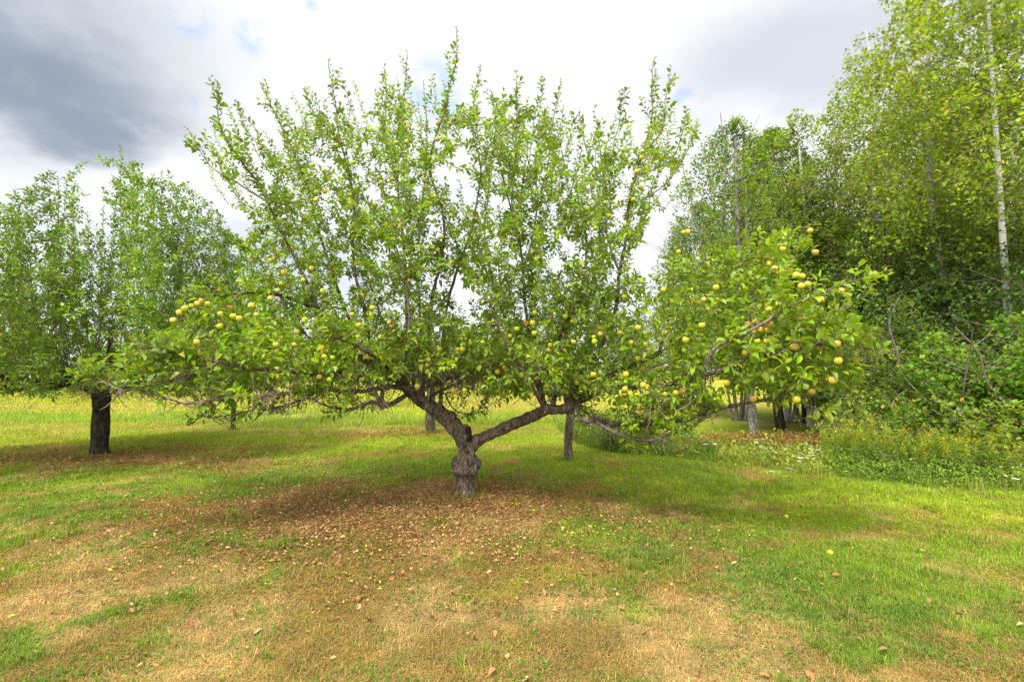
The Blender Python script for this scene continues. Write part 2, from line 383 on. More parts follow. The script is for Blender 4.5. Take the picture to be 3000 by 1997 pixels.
def blades(n, x0, x1, y0, y1, h, wd, seed, lean=.7, seg2=True, keep=None, colf=None):
    g = np.random.default_rng(seed)
    y = y0 + (y1 - y0) * g.random(n); x = x0 + (x1 - x0) * g.random(n)
    k = (np.abs(x) < y * 1.08 + .8)
    if keep is not None: k &= keep(x, y)
    x, y = x[k], y[k]; n = len(x)
    cl_ = fbm(x * 6, y * 6, 91, 3); dr = dry(x, y)
    tuft = sst(fbm(x * 2.2, y * 2.2, 101, 3), .55, .72)
    H = h * (.38 + .95 * cl_) * np.exp(g.normal(0, .28, n)) * (1 + .8 * tuft * (dr < .5)) * (1 - .25 * dr)
    az = g.random(n) * 6.283 + 2 * fbm(x * 1.5, y * 1.5, 111, 2); ln = lean * np.abs(g.normal(.6, .6, n)) * (1 + .9 * dr)
    fx, fy = np.cos(az), np.sin(az); sxx, syy = -fy, fx
    z = hgt(x, y) - .004
    W = wd * (.6 + .8 * g.random(n))
    c = (colf or gcol)(x, y) * np.exp(g.normal(0, .34, (n, 1))) * np.exp(g.normal(0, .08, (n, 3)))
    mixr = g.random(n); isdry = mixr < (.05 + .26 * dr); c[isdry] = c[isdry] * .35 + TAN * .65 * (.8 + .5 * g.random((isdry.sum(), 1)))
    isg = (mixr > .78 - .10 * (1 - dr)); c[isg] = c[isg] * .35 + GREEN * .75
    b = np.stack([x, y, z], 1); s = np.stack([sxx, syy, 0 * x], 1) * W[:, None] * .5; f = np.stack([fx, fy, 0 * x], 1)
    if seg2:
        m1 = b + f * (H * ln * .35)[:, None] + np.array([0, 0, 1]) * (H * .6)[:, None]
        tp = b + f * (H * ln * 1.1)[:, None] + np.array([0, 0, 1]) * (H * np.clip(1 - .35 * ln, .25, 1))[:, None]
        V = np.stack([b - s, b + s, m1 + s * .75, m1 - s * .75, tp], 1).reshape(-1, 3); o_ = (np.arange(n) * 5)[:, None]
        return V, [np.array([[0, 1, 2, 3]]) + o_, np.array([[3, 2, 4]]) + o_], np.repeat(c, 5, 0)
    tp = b + f * (H * ln * .8)[:, None] + np.array([0, 0, 1]) * H[:, None]
    V = np.stack([b - s, b + s, tp], 1).reshape(-1, 3); o_ = (np.arange(n) * 3)[:, None]
    return V, [np.array([[0, 1, 2]]) + o_], np.repeat(c, 3, 0)

nb = lambda x, y: ~in_border(x, y)
G = Geo()
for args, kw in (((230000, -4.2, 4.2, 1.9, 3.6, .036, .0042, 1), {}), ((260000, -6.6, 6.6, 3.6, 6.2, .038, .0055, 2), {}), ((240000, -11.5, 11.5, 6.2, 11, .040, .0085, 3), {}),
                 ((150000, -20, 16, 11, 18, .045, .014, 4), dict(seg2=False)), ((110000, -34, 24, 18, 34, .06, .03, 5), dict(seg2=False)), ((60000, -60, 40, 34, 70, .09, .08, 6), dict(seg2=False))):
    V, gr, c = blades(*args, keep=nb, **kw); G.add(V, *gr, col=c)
for (cx0, cy0), rr0 in ((MT, .17), (LT, .22), (BT, .17), (TT, .11), (ST, .09)):      # longer grass the mower misses round each trunk
    ring = lambda x, y: (np.hypot(x - cx0, y - cy0) < rr0 * (1.6 + .5 * np.sin(x * 31))) & (np.hypot(x - cx0, y - cy0) > rr0 * .8)
    V, gr, c = blades(5200, cx0 - .4, cx0 + .4, cy0 - .4, cy0 + .4, .085, .005, 9, keep=ring); G.add(V, *gr, col=c)
gw = np.random.default_rng(19); n = 70000; x = gw.uniform(-6, 6, n); y = gw.uniform(2.2, 8, n); k = (fbm(x * 2.6, y * 2.6, 141, 3) + gw.normal(0, .03, n) > .61) & ~in_border(x, y); x, y = x[k], y[k]; n = len(x)    # clover and broad weeds
P = np.stack([x, y, hgt(x, y) + gw.uniform(.008, .035, n)], 1); az = gw.random(n) * 6.283
V, gr, c = leaf_arrays(P, np.stack([np.cos(az), np.sin(az), gw.normal(.1, .3, n)], 1), gw.normal(0, .3, (n, 3)) + (0, 0, 1), gw.uniform(.010, .026, n), np.full(n, .75), np.array([.075, .185, .012]) * np.exp(gw.normal(0, .25, (n, 1))), np.full(n, .1), False); G.add(V, *gr, col=c)
tag(G.build('lawn_grass', M['grass'], smooth=False), 'short mown grass, green and sunburnt in patches, over the whole orchard floor', 'grass', kind='stuff')
# unmown strip of taller bright grass beyond the orchard
G = Geo()
strip = lambda x, y: (y > 15.6 + .8 * np.sin(x * .35) + .5 * np.sin(x * 1.3)) & (y < 19.8 + .7 * np.sin(x * .5)) & (x < 4.5) & (fbm(x * .9, y * .9, 7, 3) > .36)
bright = lambda x, y: mixc(np.broadcast_to(np.array([.24, .42, .02]), (len(x), 3)), np.array([.42, .46, .08]), fbm(x * 1.3, y * 1.3, 17, 3))
V, gr, c = blades(90000, -24, 5, 14.5, 21, .13, .016, 8, lean=.4, seg2=False, keep=strip, colf=bright); G.add(V, *gr, col=c)
tag(G.build('tall_grass', M['grass'], smooth=False), 'unmown strip of taller bright green grass crossing behind the orchard trees', 'grass', kind='stuff')

# leaf litter ---------------------------------------------------------
def dead_leaves(n, x0, x1, y0, y1, seed, dens, L=.045):
    g = np.random.default_rng(seed); x = x0 + (x1 - x0) * g.random(n); y = y0 + (y1 - y0) * g.random(n)
    k = (g.random(n) < dens(x, y)) & ~in_border(x, y); x, y = x[k], y[k]; n = len(x)
    P = np.stack([x, y, hgt(x, y) + .012 + .02 * g.random(n)], 1)
    az = g.random(n) * 6.283; D = np.stack([np.cos(az), np.sin(az), g.normal(.0, .12, n)], 1)
    N = np.stack([g.normal(0, .45, n), g.normal(0, .45, n), np.ones(n)], 1)
    pal = np.array([[.30, .135, .055], [.38, .185, .075], [.18, .075, .03], [.48, .27, .13], [.27, .11, .04], [.12, .055, .025]])
    c = pal[g.integers(0, 6, n)] * np.exp(g.normal(0, .15, (n, 1))); yk = g.random(n) < .012; c[yk] = [.62, .45, .04]
    return leaf_arrays(P, D, N, L * np.exp(g.normal(0, .28, n)), .45 + .3 * g.random(n), c, -.05 - g.random(n) * .45)
G = Geo()
V, gr, c = dead_leaves(110000, MT[0] - 5, MT[0] + 4.5, MT[1] - 3.2, MT[1] + 2.4, 11, lambda x, y: np.clip(litter_d(x, y) ** 1.2 * (.25 + 1.3 * fbm(x * 2.5, y * 2.5, 12, 3)), 0, 1), .025); G.add(V, *gr, col=c)
V, gr, c = dead_leaves(20000, LT[0] - 4, LT[0] + 5, LT[1] - 3, LT[1] + 3, 12, lambda x, y: np.clip(litter_d(x, y) ** 1.5, 0, 1), .034); G.add(V, *gr, col=c)
V, gr, c = dead_leaves(5000, BT[0] - 4, BT[0] + 2.5, BT[1] - 2, BT[1] + 2, 13, lambda x, y: np.clip(litter_d(x, y) ** 1.5, 0, 1)); G.add(V, *gr, col=c)
V, gr, c = dead_leaves(2600, -7, 6, 2.2, 9.5, 14, lambda x, y: np.clip(.22 - .05 * (x - 0), .03, .4) * (fbm(x, y, 3, 2) > .4), .034); G.add(V, *gr, col=c)
tag(G.build('leaf_litter', M['litter'], smooth=False), 'carpet of curled brown fallen leaves spread round the tree trunks', 'fallen leaves', kind='stuff')

# ------------------------------------------------------------------ colours of foliage
def leaf_cols(n, g, base, vary=.22, yellow=.10, ycol=(.42, .40, .03), orange=.004):
    c = np.array(base)[None] * np.exp(g.normal(0, vary, (n, 1))) * np.exp(g.normal(0, .08, (n, 3)))
    f = np.clip(g.normal(yellow, .16, n), 0, .9)[:, None]; c = c * (1 - f) + np.array(ycol)[None] * f
    k = g.random(n) < orange; c[k] = np.array([.55, .26, .03]) * (.7 + .6 * g.random((k.sum(), 1))); return c

def clump(P, s=2.4, a=.85, seed=7):
    return np.exp((fbm(P[:, 0] * s + P[:, 2] * s * .7, P[:, 1] * s - P[:, 2] * s * .9, seed, 3) - .5) * a * 2)[:, None]
# ------------------------------------------------------------------ the big knobby apple tree
YM = MT[1]; g = np.random.default_rng(4)
def pp(*pts): return [at(*p) for p in pts]
big = empty('apple_tree', (MT[0], YM, 0), 'big wide apple tree with knobby burled trunk forking into two low limbs', 'apple tree')
B0 = np.array([MT[0], YM, 0])

def blob_mesh():
    bm = bmesh.new()
    def sph(c, r, sc=(1, 1, 1)):
        mtx = Matrix.Translation(Vector(c)) @ Matrix.Diagonal((sc[0] * r, sc[1] * r, sc[2] * r, 1)); bmesh.ops.create_icosphere(bm, subdivisions=3, radius=1, matrix=mtx)
    def chain(pts, rad, m=7):
        P = catmull(pts, m); rr = np.interp(np.linspace(0, 1, len(P)), np.linspace(0, 1, len(rad)), rad)
        V, Q = tubes(P[None], rr[None], 14); vs = [bm.verts.new(v) for v in V]
        for q in Q: bm.faces.new([vs[k] for k in q])
        bm.faces.new(vs[:14][::-1]); bm.faces.new(vs[-14:])
    z = lambda py: at(1361, py, YM)[2]; x = lambda px: at(px, 1380, YM)[0]
    chain([(x(1361), YM, -.12), (x(1361), YM, 0.02), (x(1361), YM, .12), (x(1361), YM, .24), (x(1363), YM, z(1385))], [.215, .165, .124, .112, .118])
    for k in range(7): a_ = k * .9 + .3; chain([(x(1361) + .07 * math.cos(a_), YM + .07 * math.sin(a_), .10), (x(1361) + .12 * math.cos(a_), YM + .12 * math.sin(a_), .02), (x(1361) + .20 * math.cos(a_ + .1), YM + .20 * math.sin(a_ + .1), -.05)], [.045, .045, .03])
    # burl: lumps round a swollen ring
    sph((x(1365), YM, z(1362)), .150, (1.04, .92, .66)); sph((x(1366), YM, z(1350)), .140, (1.1, 1.05, .9))
    for (px, py, yy, r) in ((1344, 1371, -.10, .072), (1361, 1376, -.145, .056), (1376, 1375, -.140, .048), (1391, 1374, -.11, .052), (1392, 1362, -.07, .066), (1341, 1361, -.04, .082), (1352, 1352, -.09, .060), (1372, 1352, -.10, .045),
                            (1338, 1353, .03, .075), (1393, 1355, .0, .074), (1392, 1366, .06, .070), (1342, 1370, .07, .078), (1360, 1370, .11, .075), (1382, 1364, .11, .070), (1345, 1384, -.03, .060), (1385, 1383, -.03, .058)):
        sph((x(px), YM + yy, z(py)), r)
    chain([(x(1364), YM, z(1370)), (x(1366), YM, z(1330)), (x(1368), YM, z(1300)), (x(1370), YM, z(1275))], [.125, .105, .098, .09])
    for (a0, a1) in ((1343, 1352), (1358, 1362), (1386, 1384), (1376, 1374)):          # sinews running down the neck into the burl
        chain([(x(a0), YM - .075, z(1352)), (x((a0 + a1) / 2 + 1), YM - .092, z(1330)), (x(a1), YM - .075, z(1298)), (x(a1) - .01, YM - .04, z(1275))], [.034, .028, .028, .02])
    left = [at(1362, 1300, YM), at(1350, 1275, YM), at(1330, 1248, YM + .03), at(1302, 1222, YM + .06), at(1262, 1192, YM + .10), at(1220, 1163, YM + .12), at(1187, 1133, YM + .10), at(1160, 1105, YM + .05), at(1138, 1088, YM)]
    chain(left, [.105, .105, .104, .102, .088, .078, .070, .058, .045])
    chain([at(1362, 1312, YM - .03), at(1338, 1275, YM - .02), at(1305, 1238, YM), at(1275, 1208, YM + .06)], [.05, .062, .055, .04])
    chain([at(1368, 1300, YM - .05), at(1369, 1272, YM - .06), at(1369, 1249, YM - .05)], [.058, .058, .056]); chain([at(1340, 1258, YM - .02), at(1372, 1250, YM - .03)], [.05, .045])          # sawn stub
    right = [at(1378, 1312, YM), at(1398, 1292, YM - .02), at(1425, 1277, YM - .06), at(1458, 1262, YM - .12), at(1512, 1238, YM - .22), at(1562, 1218, YM - .32), at(1598, 1200, YM - .40), at(1632, 1199, YM - .46), at(1662, 1196, YM - .50), at(1684, 1186, YM - .52)]
    chain(right, [.080, .078, .070, .072, .070, .068, .066, .060, .056, .046])
    for (px, py, dy, r) in ((1398, 1283, -.04, .06), (1600, 1194, -.42, .058), (1676, 1172, -.52, .055), (1668, 1180, -.48, .05), (1686, 1178, -.5, .045), (1285, 1198, .04, .075), (1318, 1222, .0, .088), (1240, 1172, .06, .07), (1166, 1104, .04, .06), (1200, 1140, .02, .065), (1545, 1218, -.34, .058)):
        sph(at(px, py, YM + dy), r)
    me = bpy.data.meshes.new('tmp'); bm.to_mesh(me); bm.free(); ob = bpy.data.objects.new('tmp', me); COL.objects.link(ob)
    rm = ob.modifiers.new('r', 'REMESH'); rm.mode = 'VOXEL'; rm.voxel_size = .0085
    sm = ob.modifiers.new('s', 'SMOOTH'); sm.iterations = 2; sm.factor = .4
    dg = bpy.context.evaluated_depsgraph_get(); m2 = bpy.data.meshes.new_from_object(ob.evaluated_get(dg)); bpy.data.objects.remove(ob)
    nv_ = len(m2.vertices); co = np.empty(nv_ * 3); no = np.empty(nv_ * 3); m2.vertices.foreach_get('co', co); m2.vertices.foreach_get('normal', no); co = co.reshape(-1, 3); no = no.reshape(-1, 3)
    d_ = np.array([mnoise.fractal(Vector((c[0] * 13, c[1] * 13, c[2] * 5)), .8, 2.1, 5) * .011 + mnoise.noise(Vector((c[0] * 45, c[1] * 45, c[2] * 20))) * .0045 for c in co])
    burl = np.exp(-((co[:, 2] - at(1361, 1365, YM)[2]) / .09) ** 2); d_ *= 1 - .6 * burl
    co += no * d_[:, None]; co -= B0; m2.vertices.foreach_set('co', co.ravel()); m2.polygons.foreach_set('use_smooth', np.ones(len(m2.polygons), bool)); m2.update()
    return m2
M['bark_stained'] = bark_mat('stained_apple_bark', (.085, .060, .042, 1), (.29, .21, .150, 1), (.19, .145, .105, 1), 26, .30, 1.0, (.26, .25, .18, 1), stain=[(at(1376, 1262, YM - .10) - B0, .085), (at(1376, 1285, YM - .10) - B0, .06)])
tm = blob_mesh(); tm.name = 'trunk'; tm.materials.append(M['bark_stained'])
tr = bpy.data.objects.new('trunk', tm); COL.objects.link(tr); tr.parent = big

# traced boughs: ([(px,py,depth)...], base radius, tip radius)
LB = [  # left side, low
 ([(1198, 1154, YM), (1153, 1179, 6.2), (1131, 1186, 6.0), (1093, 1176, 5.9), (1042, 1195, 5.7), (1004, 1199, 5.6), (946, 1183, 5.5), (918, 1167, 5.5), (880, 1160, 5.4)], .026, .006),
 ([(1180, 1135, YM), (1140, 1134, 6.4), (1096, 1144, 6.2), (1017, 1154, 5.9), (946, 1141, 5.7), (914, 1144, 5.6), (882, 1173, 5.5), (851, 1189, 5.4), (815, 1200, 5.4), (770, 1212, 5.3), (745, 1232, 5.3)], .030, .006),
 ([(946, 1141, 5.7), (850, 1150, 5.4), (760, 1160, 5.1), (660, 1170, 4.9), (596, 1179, 4.8), (545, 1184, 4.8), (502, 1175, 4.7), (445, 1158, 4.7), (400, 1152, 4.7)], .018, .004),
 ([(1166, 1112, YM), (1090, 1100, 6.3), (1000, 1095, 5.9), (880, 1090, 5.5), (760, 1080, 5.2), (640, 1060, 5.0), (540, 1040, 4.9), (440, 1020, 4.8), (370, 1010, 4.8)], .032, .005),
 ([(640, 1060, 5.0), (560, 1095, 4.9), (470, 1120, 4.8), (400, 1135, 4.7), (344, 1141, 4.6), (287, 1112, 4.6), (244, 1092, 4.6), (215, 1066, 4.6)], .014, .003),
 ([(1100, 1080, 6.7), (1010, 1000, 6.8), (940, 915, 6.6), (867, 883, 6.3), (819, 867, 6.1), (768, 860, 5.9), (704, 860, 5.7), (627, 864, 5.6), (570, 873, 5.5), (520, 885, 5.4)], .026, .005),
 ([(704, 860, 5.7), (666, 899, 5.6), (640, 934, 5.5), (600, 960, 5.5)], .010, .004),
 ([(1110, 1085, 6.8), (1030, 1040, 7.3), (930, 1010, 7.8), (820, 985, 8.2), (720, 960, 8.5)], .028, .006),
 ([(1150, 1095, 6.6), (1120, 1060, 5.9), (1060, 1020, 5.3), (980, 990, 4.9), (900, 985, 4.7)], .022, .005),
 ([(760, 1160, 5.1), (745, 1195, 5.1), (705, 1210, 5.1), (650, 1222, 5.1), (612, 1225, 5.1), (600, 1212, 5.1)], .007, .003),
 ([(1240, 1172, 6.85), (1280, 1150, 7.2), (1350, 1120, 7.8), (1420, 1100, 8.4)], .03, .006),
 ([(1215, 1150, 6.8), (1290, 1120, 6.4), (1380, 1090, 6.0), (1470, 1060, 5.7), (1520, 1075, 5.5)], .026, .005),
 ([(1290, 1190, 6.7), (1300, 1150, 6.9), (1330, 1195, 7.0), (1370, 1210, 7.1), (1420, 1200, 7.2), (1465, 1160, 7.2)], .010, .003),
]
RB = [  # right side
 ([(1690, 1188, 6.15), (1722, 1205, 6.0), (1750, 1228, 5.9), (1800, 1241, 5.8), (1868, 1244, 5.7), (1944, 1236, 5.6), (2021, 1221, 5.4), (2117, 1190, 5.2), (2197, 1175, 5.0), (2250, 1167, 4.9), (2308, 1162, 4.8), (2404, 1163, 4.7), (2500, 1160, 4.6)], .034, .005),
 ([(1722, 1205, 6.0), (1752, 1238, 5.8), (1814, 1274, 5.6), (1876, 1290, 5.5), (1925, 1288, 5.4), (2002, 1259, 5.3), (2078, 1225, 5.2), (2117, 1198, 5.1)], .016, .005),
 ([(1745, 1222, 5.9), (1725, 1232, 5.8), (1700, 1222, 5.9), (1690, 1188, 6.1)], .016, .018),
 ([(1700, 1175, 6.15), (1780, 1140, 5.9), (1860, 1130, 5.6), (1933, 1129, 5.4), (2051, 1102, 5.1), (2174, 1068, 4.9), (2270, 1040, 4.7), (2360, 1020, 4.6), (2460, 1010, 4.5), (2560, 1030, 4.5)], .030, .005),
 ([(2051, 1102, 5.1), (2094, 1022, 5.0), (2174, 980, 4.9), (2289, 915, 4.7), (2327, 892, 4.6), (2404, 857, 4.5), (2500, 823, 4.4), (2610, 790, 4.4)], .018, .004),
 ([(2174, 1068, 4.9), (2228, 1041, 4.8), (2327, 991, 4.7), (2404, 949, 4.6), (2490, 900, 4.6), (2560, 860, 4.6)], .012, .003),
 ([(1695, 1165, 6.15), (1770, 1110, 6.1), (1850, 1070, 6.1), (1930, 1035, 6.1), (1983, 1000, 6.1), (2029, 953, 6.0), (2086, 860, 5.9), (2180, 770, 5.8), (2290, 700, 5.7), (2400, 650, 5.6)], .032, .005),
 ([(2289, 1160, 4.8), (2365, 1106, 4.7), (2450, 1060, 4.6), (2540, 1050, 4.6), (2640, 1020, 4.5)], .010, .003),
 ([(1700, 1170, 6.1), (1790, 1120, 6.6), (1900, 1080, 7.1), (2020, 1040, 7.5), (2130, 1000, 7.8)], .026, .005),
 ([(1850, 1180, 5.6), (1944, 1180, 5.5), (2040, 1184, 5.4), (2117, 1190, 5.3)], .008, .004),
 ([(2300, 1163, 4.8), (2400, 1200, 4.7), (2450, 1235, 4.7)], .006, .002),
 ([(1680, 1170, 6.1), (1640, 1120, 5.7), (1590, 1080, 5.3), (1540, 1060, 5.0)], .022, .005),
]
UP = [  # upright stems
 ([(1150, 1095, 6.7), (1083, 1080, 6.6), (1083, 1007, 6.6), (1071, 912, 6.6), (1053, 850, 6.6), (1036, 717, 6.6), (1042, 630, 6.5), (1030, 516, 6.5), (1000, 400, 6.4), (985, 280, 6.4), (965, 172, 6.4)], .030, .004),
 ([(1100, 1085, 6.6), (1010, 990, 6.3), (940, 918, 6.1), (898, 826, 6.0), (830, 690, 5.9), (784, 591, 5.9), (749, 528, 5.9), (703, 470, 5.8), (652, 390, 5.8), (634, 316, 5.8), (640, 247, 5.8)], .026, .004),
 ([(784, 591, 5.9), (700, 540, 5.8), (630, 500, 5.8), (580, 440, 5.8), (540, 370, 5.8)], .010, .003),
 ([(1120, 1075, 6.7), (1060, 985, 6.8), (1010, 905, 6.9), (967, 775, 6.9), (939, 689, 6.9), (910, 574, 6.9), (881, 494, 6.9), (847, 413, 6.8), (795, 310, 6.8), (766, 247, 6.8)], .026, .004),
 ([(1215, 1140, 6.75), (1195, 1000, 6.8), (1190, 850, 6.9), (1183, 717, 6.9), (1174, 631, 7.0), (1163, 545, 7.0), (1150, 480, 7.0), (1165, 380, 7.0), (1180, 290, 7.0), (1193, 155, 7.0)], .026, .004),
 ([(1150, 480, 7.0), (1130, 380, 7.0), (1130, 280, 7.0), (1125, 195, 7.0)], .009, .003),
 ([(1290, 1185, 6.8), (1292, 1120, 6.8), (1295, 1000, 6.9), (1312, 884, 7.0), (1346, 770, 7.0), (1375, 689, 7.0), (1392, 608, 7.0), (1405, 500, 6.9), (1385, 400, 6.9), (1385, 300, 6.9), (1407, 190, 6.9)], .022, .004),
 ([(1230, 1165, 6.7), (1250, 1060, 6.5), (1266, 872, 6.4), (1289, 775, 6.3), (1300, 640, 6.3), (1260, 494, 6.3), (1277, 402, 6.3), (1306, 321, 6.3), (1318, 253, 6.3), (1340, 172, 6.3), (1340, 86, 6.3)], .022, .004),
 ([(1240, 1170, 6.9), (1240, 1080, 7.3), (1232, 950, 7.6), (1225, 800, 7.8), (1230, 650, 8.0), (1245, 500, 8.0), (1250, 380, 8.0), (1240, 235, 8.0)], .022, .004),
 ([(1593, 1187, 6.3), (1589, 1149, 6.3), (1573, 1084, 6.3), (1554, 1000, 6.4), (1539, 900, 6.5), (1532, 800, 6.6), (1525, 714, 6.6), (1495, 603, 6.6), (1461, 459, 6.6), (1450, 344, 6.6), (1440, 270, 6.6)], .026, .004),
 ([(1532, 800, 6.6), (1560, 700, 6.7), (1575, 590, 6.8), (1570, 480, 6.8), (1580, 350, 6.8), (1593, 230, 6.8)], .013, .003),
 ([(1575, 590, 6.8), (1605, 480, 6.8), (1620, 350, 6.8), (1644, 238, 6.8)], .009, .003),
 ([(1525, 714, 6.6), (1500, 600, 6.3), (1510, 450, 6.2), (1515, 330, 6.2), (1512, 207, 6.2)], .010, .003),
 ([(1682, 1165, 6.2), (1700, 1100, 6.3), (1770, 1000, 6.5), (1811, 884, 6.6), (1817, 804, 6.6), (1840, 689, 6.6), (1845, 603, 6.6), (1863, 517, 6.5), (1886, 448, 6.5), (1914, 344, 6.5), (1914, 258, 6.5), (1920, 166, 6.5)], .028, .004),
 ([(1886, 448, 6.5), (1940, 380, 6.5), (1950, 290, 6.5), (1966, 195, 6.5)], .009, .003),
 ([(1863, 517, 6.5), (1960, 470, 6.4), (1995, 400, 6.4), (2012, 327, 6.4)], .009, .003),
 ([(1845, 603, 6.6), (1950, 540, 6.7), (2020, 430, 6.7), (2046, 356, 6.7)], .009, .003),
 ([(1817, 804, 6.6), (1780, 690, 6.5), (1775, 560, 6.5), (1800, 430, 6.5), (1820, 340, 6.5), (1817, 264, 6.5)], .012, .003),
 ([(1775, 560, 6.5), (1730, 470, 6.5), (1710, 400, 6.5), (1696, 327, 6.5)], .008, .003),
 ([(1775, 560, 6.5), (1760, 450, 6.6), (1742, 318, 6.6)], .008, .003),
 ([(1660, 1180, 6.2), (1640, 1080, 6.1), (1642, 976, 6.0), (1676, 911, 5.9), (1710, 820, 5.9), (1720, 700, 5.9), (1700, 600, 5.9), (1690, 500, 5.9)], .022, .005),
 ([(1600, 1190, 6.3), (1560, 1100, 6.8), (1500, 980, 7.3), (1450, 850, 7.6), (1420, 700, 7.8), (1430, 560, 7.8), (1440, 450, 7.8)], .022, .005),
 ([(1620, 1190, 6.2), (1650, 1080, 6.9), (1700, 960, 7.5), (1740, 830, 7.9), (1760, 700, 8.0), (1740, 560, 8.0)], .022, .005),
 ([(1200, 1135, 6.8), (1160, 1040, 7.4), (1110, 900, 7.9), (1060, 740, 8.1), (1040, 600, 8.2), (1020, 450, 8.2), (1030, 290, 8.2)], .022, .004),
 ([(1130, 1090, 6.8), (1040, 1000, 7.6), (960, 880, 8.0), (900, 740, 8.1), (850, 620, 8.1), (820, 500, 8.1)], .020, .005),
 ([(1180, 1120, 6.7), (1190, 1040, 6.0), (1200, 930, 5.7), (1180, 800, 5.6), (1150, 680, 5.6), (1120, 560, 5.7)], .018, .005),
 ([(1590, 1190, 6.3), (1540, 1100, 5.8), (1480, 1000, 5.5), (1440, 900, 5.4), (1400, 800, 5.4)], .018, .005),
 ([(930, 1010, 6.4), (860, 940, 6.2), (800, 830, 6.2), (740, 740, 6.2), (700, 730, 6.2)], .014, .004),
 ([(1930, 1035, 6.1), (1960, 930, 6.2), (1960, 820, 6.3), (1990, 730, 6.3)], .014, .004),
 ([(2029, 953, 6.0), (2120, 900, 5.9), (2220, 860, 5.8), (2300, 800, 5.6)], .012, .004),
]
skel = []; SKR = []
for grp in (LB, RB, UP):
    for pts, r0, r1 in grp:
        P = catmull([at(*p) for p in pts], 8); g2 = np.random.default_rng(len(SKR) + 77)
        P[1:-1] += np.cumsum(g2.normal(0, .0025, (len(P) - 2, 3)), 0) * .6 + g2.normal(0, .0025, (len(P) - 2, 3))
        skel.append(P); SKR.append((r0, r1))
for P, (r0, r1) in zip(skel, SKR):
    t_ = np.linspace(0, 1, len(P)); r = (r0 * (1 - t_) ** 1.1 + r1) * (1 + .10 * np.sin(t_ * 37 + r0 * 900))
    G = Geo(); G.tube(P - B0, r, 9 if r0 > .015 else 6, cap=True)
    G.build('branch', M['bark'] if r0 > .019 else M['twig'], big)
# sawn stubs with orange cut faces
for a_, b_, r in (((1096, 1142, 6.2), (1121, 1196, 6.0), .024), ((1122, 1172, 6.05), (1137, 1190, 5.95), .017), ((1690, 1215, 5.95), (1677, 1225, 5.9), .014), ((985, 1155, 5.8), (997, 1178, 5.75), .012)):
    A, Bq = at(*a_), at(*b_); G = Geo(); G.tube(np.linspace(A, Bq, 5) - B0, r, 10); s_ = G.build('stub', M['twig'], big)
    dv = (Bq - A) / np.linalg.norm(Bq - A); G = Geo(); G.tube(np.array([Bq - dv * .004, Bq + dv * .002, Bq + dv * .0021]) - B0, np.array([r * .93, r * .93, r * .001]), 12); c_ = G.build('cut_face', M['cut'], s_, smooth=False)
    c_['label'] = 'orange sawn end of pruned stub'

# apples, traced from the photograph (zoomed crops: offset x, offset y, scale)
RAW = {(500, 800, 3.136): '85,362 25,435 130,325 195,300 245,282 283,255 343,284 540,320 455,375 575,398 630,418 453,488 740,300 790,385 797,475 1020,97 917,233 985,160 1233,435 1158,540 970,660 1137,660 1275,690 1605,613 1410,770 1487,778 635,832 1085,1040 1365,955 1458,980 400,1113 868,1165 938,1150 1110,1125 105,890 25,930 110,960 235,905 240,635 1725,480 1723,585 1935,588 1960,603 1665,380 1855,320 1845,382 1980,183 2008,455 1815,770 975,885 1160,840',
 (900, 900, 2.613): '15,310 290,250 127,382 195,387 465,383 565,231 590,240 490,57 627,118 862,133 877,27 930,12 343,57 1013,322 1152,322 1190,322 1343,272 1425,110 1390,112 1605,167 1743,45 1740,200 1727,122 1893,193 2030,108 1975,68 1742,325 1692,380 1727,438 1545,358 1457,493 1423,185 1623,315 1853,330 1863,290 2040,265 2195,228 2200,263 2245,203 2193,515 2062,576 2285,592 843,605 95,535 172,556 927,403 918,443 918,493 1635,517 1530,530 1510,458 1120,636 1205,636 1550,220',
 (1600, 800, 2.613): '898,128 600,182 1300,112 1208,203 1235,277 205,370 63,455 148,333 212,527 415,462 365,490 373,523 563,457 650,532 765,457 765,545 705,653 703,417 1192,401 1070,512 905,455 363,777 612,775 233,837 455,855 645,923 605,887 743,860 770,875 908,932 995,918 1043,905 1212,792 1585,962 1170,980 1255,925 1703,278 1603,373 1545,390 1478,430 1592,447 1648,435 1695,440 1712,393 1618,523 1688,520 1523,608 1940,350 1953,100 2003,87 1915,17 1957,25 2110,202 2257,137 2322,122 2313,172 1812,175 1775,240 1900,567 2087,567 2225,540 2235,670 2192,820 2033,905 1915,968 1383,840',
 (2100, 0, 1.742): '502,1287 477,1178 295,1370 337,1272 340,1220 262,1348 335,1387',
 (600, 0, 1.742): '648,705 668,742 830,703 778,757 790,737 760,830 808,838 975,730 1030,725 1070,745 1190,632 1250,632 1325,640 1187,712 1250,752 1180,818 1210,827 953,880 887,908 903,934 957,913 947,957 985,810 568,982 540,1022 567,1022 612,978 607,872 553,842 688,1022 740,995 1120,920 1162,917 1118,958 1137,1015 1147,1040 1122,1055 940,1025 868,1045 915,1097 925,1150 950,1162 998,1230 1255,1102 1225,1015 1293,1172 1188,1275 1253,1342 1210,1210 963,1420 925,1497 1133,1462 440,1270 353,1278 360,1320 337,1330 405,1392 545,1370 393,1447 603,1485 502,1430',
 (1300, 0, 1.742): '292,867 622,1145 345,1245 473,1325 830,917 822,1037 730,1067 843,1102 775,1165 928,1147 875,1052 985,876 1052,910 1003,957 1017,773 1010,805 1102,870 915,765 968,1020 1245,1183 1225,1187 35,1100 275,1557 107,640 30,637 228,1333 73,1172 753,1132 1197,1285'}
